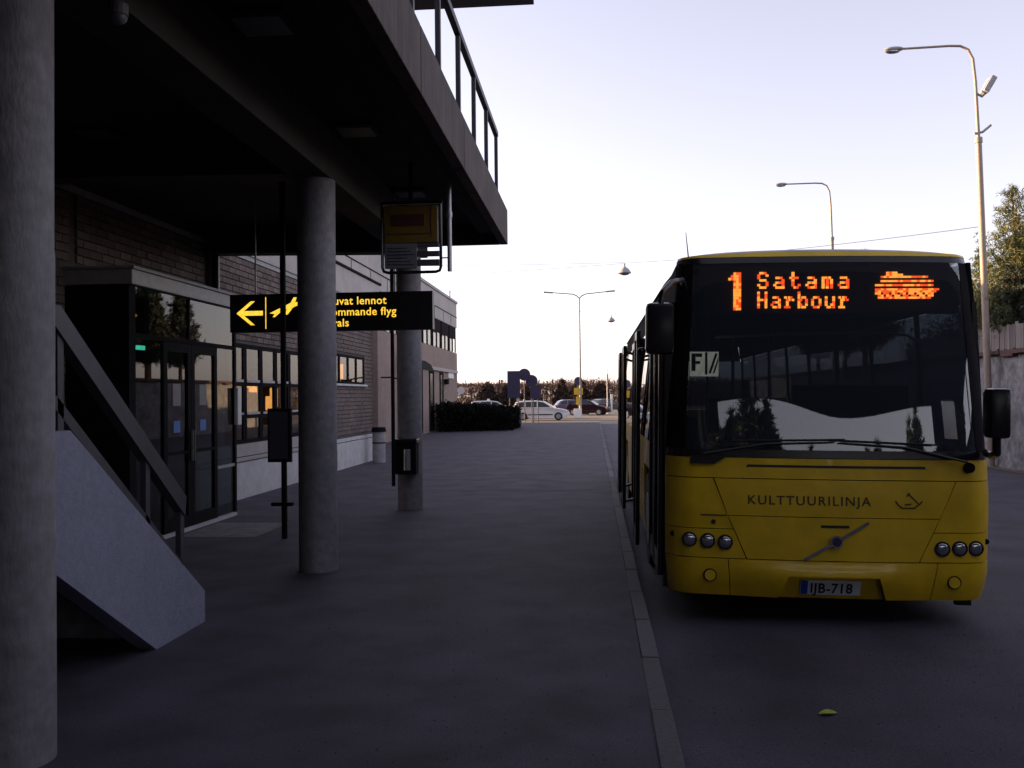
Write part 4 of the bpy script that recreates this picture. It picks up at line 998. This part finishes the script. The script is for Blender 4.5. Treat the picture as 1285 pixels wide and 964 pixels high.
raw('roof', rv, rf, MT['roofp'], bus, True)
# sides
YB = 12.0; ARCH = [(2.2, 3.3), (8.2, 9.3)]
def side(y0, y1, z0, z1, m, name, parent=bus, s=1, th=.03, out=0):
    n = max(1, int((z1 - z0) / .25)); b = MB(); pts = []
    for k in range(n + 1): z = z0 + (z1 - z0) * k / n; pts.append((s * (wz(z) + out), y0, z))
    for k in range(n, -1, -1): z = z0 + (z1 - z0) * k / n; pts.append((s * (wz(z) + out - th), y0, z))
    b.prism(pts, (0, y1 - y0, 0)); return bobj(name, b, m, parent)
for s in (-1, 1):
    segs = [(.30, 2.2), (3.3, 8.2), (9.3, YB)] if s == 1 else [(1.66, 2.2), (3.3, 5.35), (6.85, 8.2), (9.3, YB)]
    for y0, y1 in segs: side(y0, y1, .22, 1.30, Yl, 'side_panel', s=s)
    for y0, y1 in ARCH: side(y0 + .001, y1 - .001, 1.02, 1.30, Yl, 'side_panel', s=s)
    side(.32, YB, 2.5552, 2.875, MT['frame'], 'cantrail', s=s, out=-.012)
    wins_ = [(.36, 1.6)] + [(1.66 + k * 1.475, 1.66 + k * 1.475 + 1.42) for k in range(7)] if s == 1 else [(1.7, 2.95), (3.0, 4.2), (4.25, 5.3), (6.9, 8.2), (8.25, 9.6), (9.65, 11.0), (11.05, 11.95)]
    for y0, y1 in wins_: side(y0, y1, 1.305, 2.555, MT['glasss'], 'side_window', s=s, th=.008)
    edges = [y0 for y0, y1 in wins_] + [YB - .06]
    for y in edges: side(y - .05, y - .003, 1.303, 2.557, MT['black'], 'window_pillar', s=s, th=.035)
# rear wall
bobj('rear_wall', MB().prism([(-1.235, YB, .22), (-1.27, YB, 1.0), (-1.263, YB, 1.5), (1.263, YB, 1.5), (1.27, YB, 1.0), (1.235, YB, .22)], (0, .05, 0)), Yl)
bobj('rear_wall', MB().prism([(-1.17, YB, 2.5), (-1.1, YB, 2.93), (0, YB, 2.98), (1.1, YB, 2.93), (1.17, YB, 2.5)], (0, .05, 0)), Yl)
bobj('rear_window', MB().prism([(-1.25, YB + .01, 1.502), (-1.18, YB + .01, 2.498), (1.18, YB + .01, 2.498), (1.25, YB + .01, 1.502)], (0, .008, 0)), MT['glasss'])
# doors standing open outside the body (front and middle)
for y0, n_ in ((.34, 2), (5.42, 2)):
    fr = bobj('door_frame', MB().bb((-1.27, y0 - .04, .22), (-1.2, y0 + .02, 2.56)).bb((-1.27, y0 + 1.30, .22), (-1.2, y0 + 1.38, 2.56)).bb((-1.27, y0 + .021, 2.46), (-1.19, y0 + 1.299, 2.555)), MT['black'])
    for k, (a, b) in enumerate(((y0 + .02, y0 + .60), (y0 + .68, y0 + 1.28)) if y0 < 1 else ((y0 - .62, y0 - .04), (y0 + 1.34, y0 + 1.92))):
        xo = -1.268 if y0 < 1 else -1.42
        d = MB()
        d.bb((xo - .045, a, .30), (xo, a + .07, 2.44), .01).bb((xo - .045, b - .07, .30), (xo, b, 2.44), .01).bb((xo - .04, a + .071, 2.34), (xo - .005, b - .071, 2.44)).bb((xo - .04, a + .071, .30), (xo - .005, b - .071, .48))
        do = bobj('door', d, MT['black'])
        bobj('pane', MB().bb((xo - .028, a + .072, .48), (xo - .018, b - .072, 2.34)), MT['glassw'], do)
        if y0 > 1: [bobj('door_arm', MB().tube([(-1.2, (a + b) / 2, z1_), (xo - .02, (a + b) / 2, z2_)], .02, 6), MT['black'], do) for z1_, z2_ in ((2.3, 2.38), (.42, .36))]
# open front door leaves swung outwards
for yq, xo in ((1.62, -1.40), (.32, -1.37)):
    if yq < 1: continue
    d = MB().bb((xo - .04, yq, .34), (xo, yq + .06, 2.42), .01).bb((xo - .04, yq + .5, .34), (xo, yq + .56, 2.42), .01).bb((xo - .035, yq + .061, 2.34), (xo - .005, yq + .499, 2.42)).bb((xo - .035, yq + .061, .34), (xo - .005, yq + .499, .5))
    do = bobj('door', d, MT['black'])
    bobj('pane', MB().bb((xo - .025, yq + .062, .5), (xo - .017, yq + .498, 2.34)), MT['glassw'], do)
    bobj('door_arm', MB().tube([(-1.2, yq + .28, 2.3), (xo - .02, yq + .28, 2.36)], .02, 6), MT['black'], do)
# wheels
for y in (2.75, 8.75):
    for s in (-1, 1):
        wh = link(bpy.data.objects.new('wheel', MB().cyl((s * .98, y, .48), (s * 1.25, y, .48), .48, n=28).mesh('wheel', MT['rubber'], True)), bus)
        link(bpy.data.objects.new('rim', MB().cyl((s * 1.1, y, .48), (s * 1.255, y, .48), .28, n=20).mesh('rim', MT['steel'], True)), wh)
# interior
bobj('floor', MB().bb((-1.2, .2, .30), (1.2, YB - .02, .42)), MT['int'])
bobj('ceiling', MB().bb((-1.12, .55, 2.80), (1.12, YB - .02, 2.86)), MT['int'])
bobj('dashboard', MB().prism([(-1.0, .22, .9), (-1.0, .24, 1.38), (-1.0, .5, 1.40), (-1.0, .75, 1.22), (-1.0, .75, .9)], (2.0, 0, 0)), MT['int'])
bobj('steering_wheel', MB().ring((.62, .92, 1.48), (0, -.55, 1), .23, .02), MT['rubber'], smooth=True)
def seat(x, y, z0, nm='passenger_seat'):
    t_ = bobj(nm, MB().box((x, y, z0 + .42), (.44, .42, .10), None, .03), MT['seat'], tilt=False)
    bobj('backrest', MB().box((x, y + .22, z0 + .80), (.44, .09, .70), (R(-6), 0, 0), .03), MT['seat'], t_, tilt=False)
    bobj('pedestal', MB().bb((x - .05, y - .1, z0), (x + .05, y + .1, z0 + .37)), MT['int'], t_, tilt=False)
seat(.62, 1.35, .55, 'driver_seat')
bobj('cab_partition', MB().bb((.1, 1.9, .42), (1.2, 1.94, 1.9)), MT['int'])
for y in (2.6, 3.5, 4.4, 6.9, 7.8, 8.7, 9.6):
    for x in (-.92, .92, .45):
        if x == -.92 and 4.5 < y < 7: continue
        seat(x, y, .42 if y < 6 else .6)
bobj('grab_rail', MB().tube([(-.80, .75, 2.30), (-.1, .72, 2.33), (.55, .72, 2.335), (.80, .75, 2.32), (.98, .82, 2.24)], .013, 8), MT['white'], smooth=True)
for x, y in ((-.45, 2.1), (-.45, 4.2), (.3, 4.2), (-.45, 7.0)): bobj('grab_pole', MB().cyl((x, y, .42), (x, y, 2.8), .017, n=8), MT['steel'], smooth=True)
bobj('ticket_machine', MB().box((.05, .85, 1.45), (.25, .2, .3), None, .02), MT['int'])
# advert panel added inside the glass, its glow standing in for a mirrored sign
av = bobj('lit_advert', MB().bb((-1.03, .62, 1.955), (-.79, .65, 2.165)), MT['ad'])
def advert(*r): bobj('letter_stroke', MB().bb((r[0], .612, r[1]), (r[2], .6185, r[3])), MT['ink'], av)
advert(-1.02, 2.0, -.985, 2.15); advert(-.984, 2.12, -.93, 2.15); advert(-.984, 2.06, -.945, 2.085); advert(-.905, 1.97, -.885, 2.16)
bobj('letter_stroke', MB().prism([(-.875, .615, 1.98), (-.855, .615, 1.98), (-.80, .615, 2.15), (-.82, .615, 2.15)], (0, -.004, 0)), MT['ink'], av)
bobj('letter_stroke', MB().prism([(-.84, .615, 1.98), (-.825, .615, 1.98), (-.795, .615, 2.08), (-.795, .615, 2.12)], (0, -.004, 0)), MT['ink'], av)
# destination display: dot matrix behind the glass
dsp = bobj('destination_display', MB().bb((-.98, .30, 2.47), (1.06, .42, 2.84)), MT['ink'])
G = {'1': ["..###", ".####", "#####", "..###", "..###", "..###", "..###", "..###", "..###", "..###", "..###", "..###", "..###", "..###"],
     'S': [".###.", "#...#", "#....", ".###.", "....#", "#...#", ".###."], 'a': [".....", ".....", ".###.", "....#", ".####", "#...#", ".####"],
     't': [".#...", ".#...", "####.", ".#...", ".#...", ".#..#", "..##."], 'm': [".....", ".....", "####.", "#.#.#", "#.#.#", "#.#.#", "#.#.#"],
     'H': ["#...#", "#...#", "#...#", "#####", "#...#", "#...#", "#...#"], 'r': [".....", ".....", "#.##.", ".##.#", ".#...", ".#...", "###.."],
     'b': ["#....", "#....", "#.##.", "##..#", "#...#", "##..#", "#.##."], 'o': [".....", ".....", ".###.", "#...#", "#...#", "#...#", ".###."],
     'u': [".....", ".....", "#...#", "#...#", "#...#", "#..##", ".##.#"]}
def dots(name, rows, x0, ztop, px_, pz_, m, parent=dsp, hot=None):
    a, b = MB(), MB()
    rn = random.Random(hash(name) % 99 if False else len(rows) * 7 + int(abs(x0) * 100))
    na = nb_ = 0
    for j, rw_ in enumerate(rows):
        for i, ch in enumerate(rw_):
            if ch != '#': continue
            x = x0 + i * px_; z = ztop - j * pz_; hotq = rn.random() < .62
            q = b if hotq else a
            q.bb((x + px_ * .02, .288 - .0004 * (i % 2), z - pz_ * .94), (x + px_ * (1.35 if px_ < .018 else .98), .2985, z - pz_ * .04))
            if hotq: nb_ += 1
            else: na += 1
    if na: o1 = tag(bobj(name, a, MT['led'], parent), kind='stuff')
    if nb_: o2 = tag(bobj(name, b, MT['ledhot'], parent), kind='stuff')
dots('led_number', G['1'], -.758, 2.800, .0205, .0222, None)
for wd, zt_ in (('Satama', 2.802), ('Harbour', 2.642)):
    for k, ch in enumerate(wd):
        pitch = .128 if wd == 'Satama' else .1075
        dots('led_letter', G[ch], -.525 + k * pitch, zt_, .0165 if wd == 'Satama' else .0148, .0196, None)
SHIP = ["....####...............", "....######.............", "..#################....", ".......................", "..###################..", ".......................", "#####################..",
        ".......................", "#######################", "######################.", "##.##.##.##.##.##.###..", ".##.##.##.##.##.##.##..", ".###################..."]
dots('led_ship', SHIP, .408, 2.80, .0216, .0168, None)
# mirrors
mi = bobj('door_mirror', MB().bb((-1.46, -.38, 2.10), (-1.25, -.22, 2.49), .04), MT['black'], smooth=True)
bobj('mirror_arm', MB().tube([(-1.12, .18, 2.66), (-1.16, -.02, 2.70), (-1.26, -.22, 2.66), (-1.33, -.3, 2.58), (-1.35, -.3, 2.48)], .022, 8), MT['black'], mi, True)
bobj('mirror_glass', MB().bb((-1.45, -.215, 2.13), (-1.26, -.205, 2.46)), MT['chrome'], mi)
bobj('mirror_knob', MB().ball((-1.49, -.3, 2.12), .035, 12), MT['black'], mi, True)
mj = bobj('driver_mirror', MB().bb((1.04, -.36, 1.49), (1.185, -.2, 1.86), .035), MT['black'], smooth=True)
bobj('mirror_arm', MB().tube([(1.2, .12, 1.36), (1.15, -.1, 1.35), (1.11, -.28, 1.38), (1.11, -.28, 1.50)], .03, 8), MT['black'], mj, True)
bobj('mirror_glass', MB().bb((1.05, -.195, 1.52), (1.175, -.186, 1.83)), MT['chrome'], mj)
# antennas, mud flap
bobj('antenna', MB().tube([(-1.0, 1.0, 2.93), (-1.02, 1.15, 3.28)], [.008, .003], 5), MT['ink'])
bobj('antenna', MB().tube([(.62, 1.2, 2.97), (.66, 1.28, 3.06)], [.006, .004], 5).tube([(.72, 1.2, 2.97), (.74, 1.3, 3.05)], [.006, .004], 5), MT['ink'])
bobj('mud_flap', MB().bb((1.06, .35, .12), (1.18, .40, .21)), MT['rubber'])
bobj('underbody', MB().bb((-1.15, .35, .18), (1.15, YB - .1, .29)), MT['dark'])
print('bricks', nb, 'objects', len(bpy.data.objects))
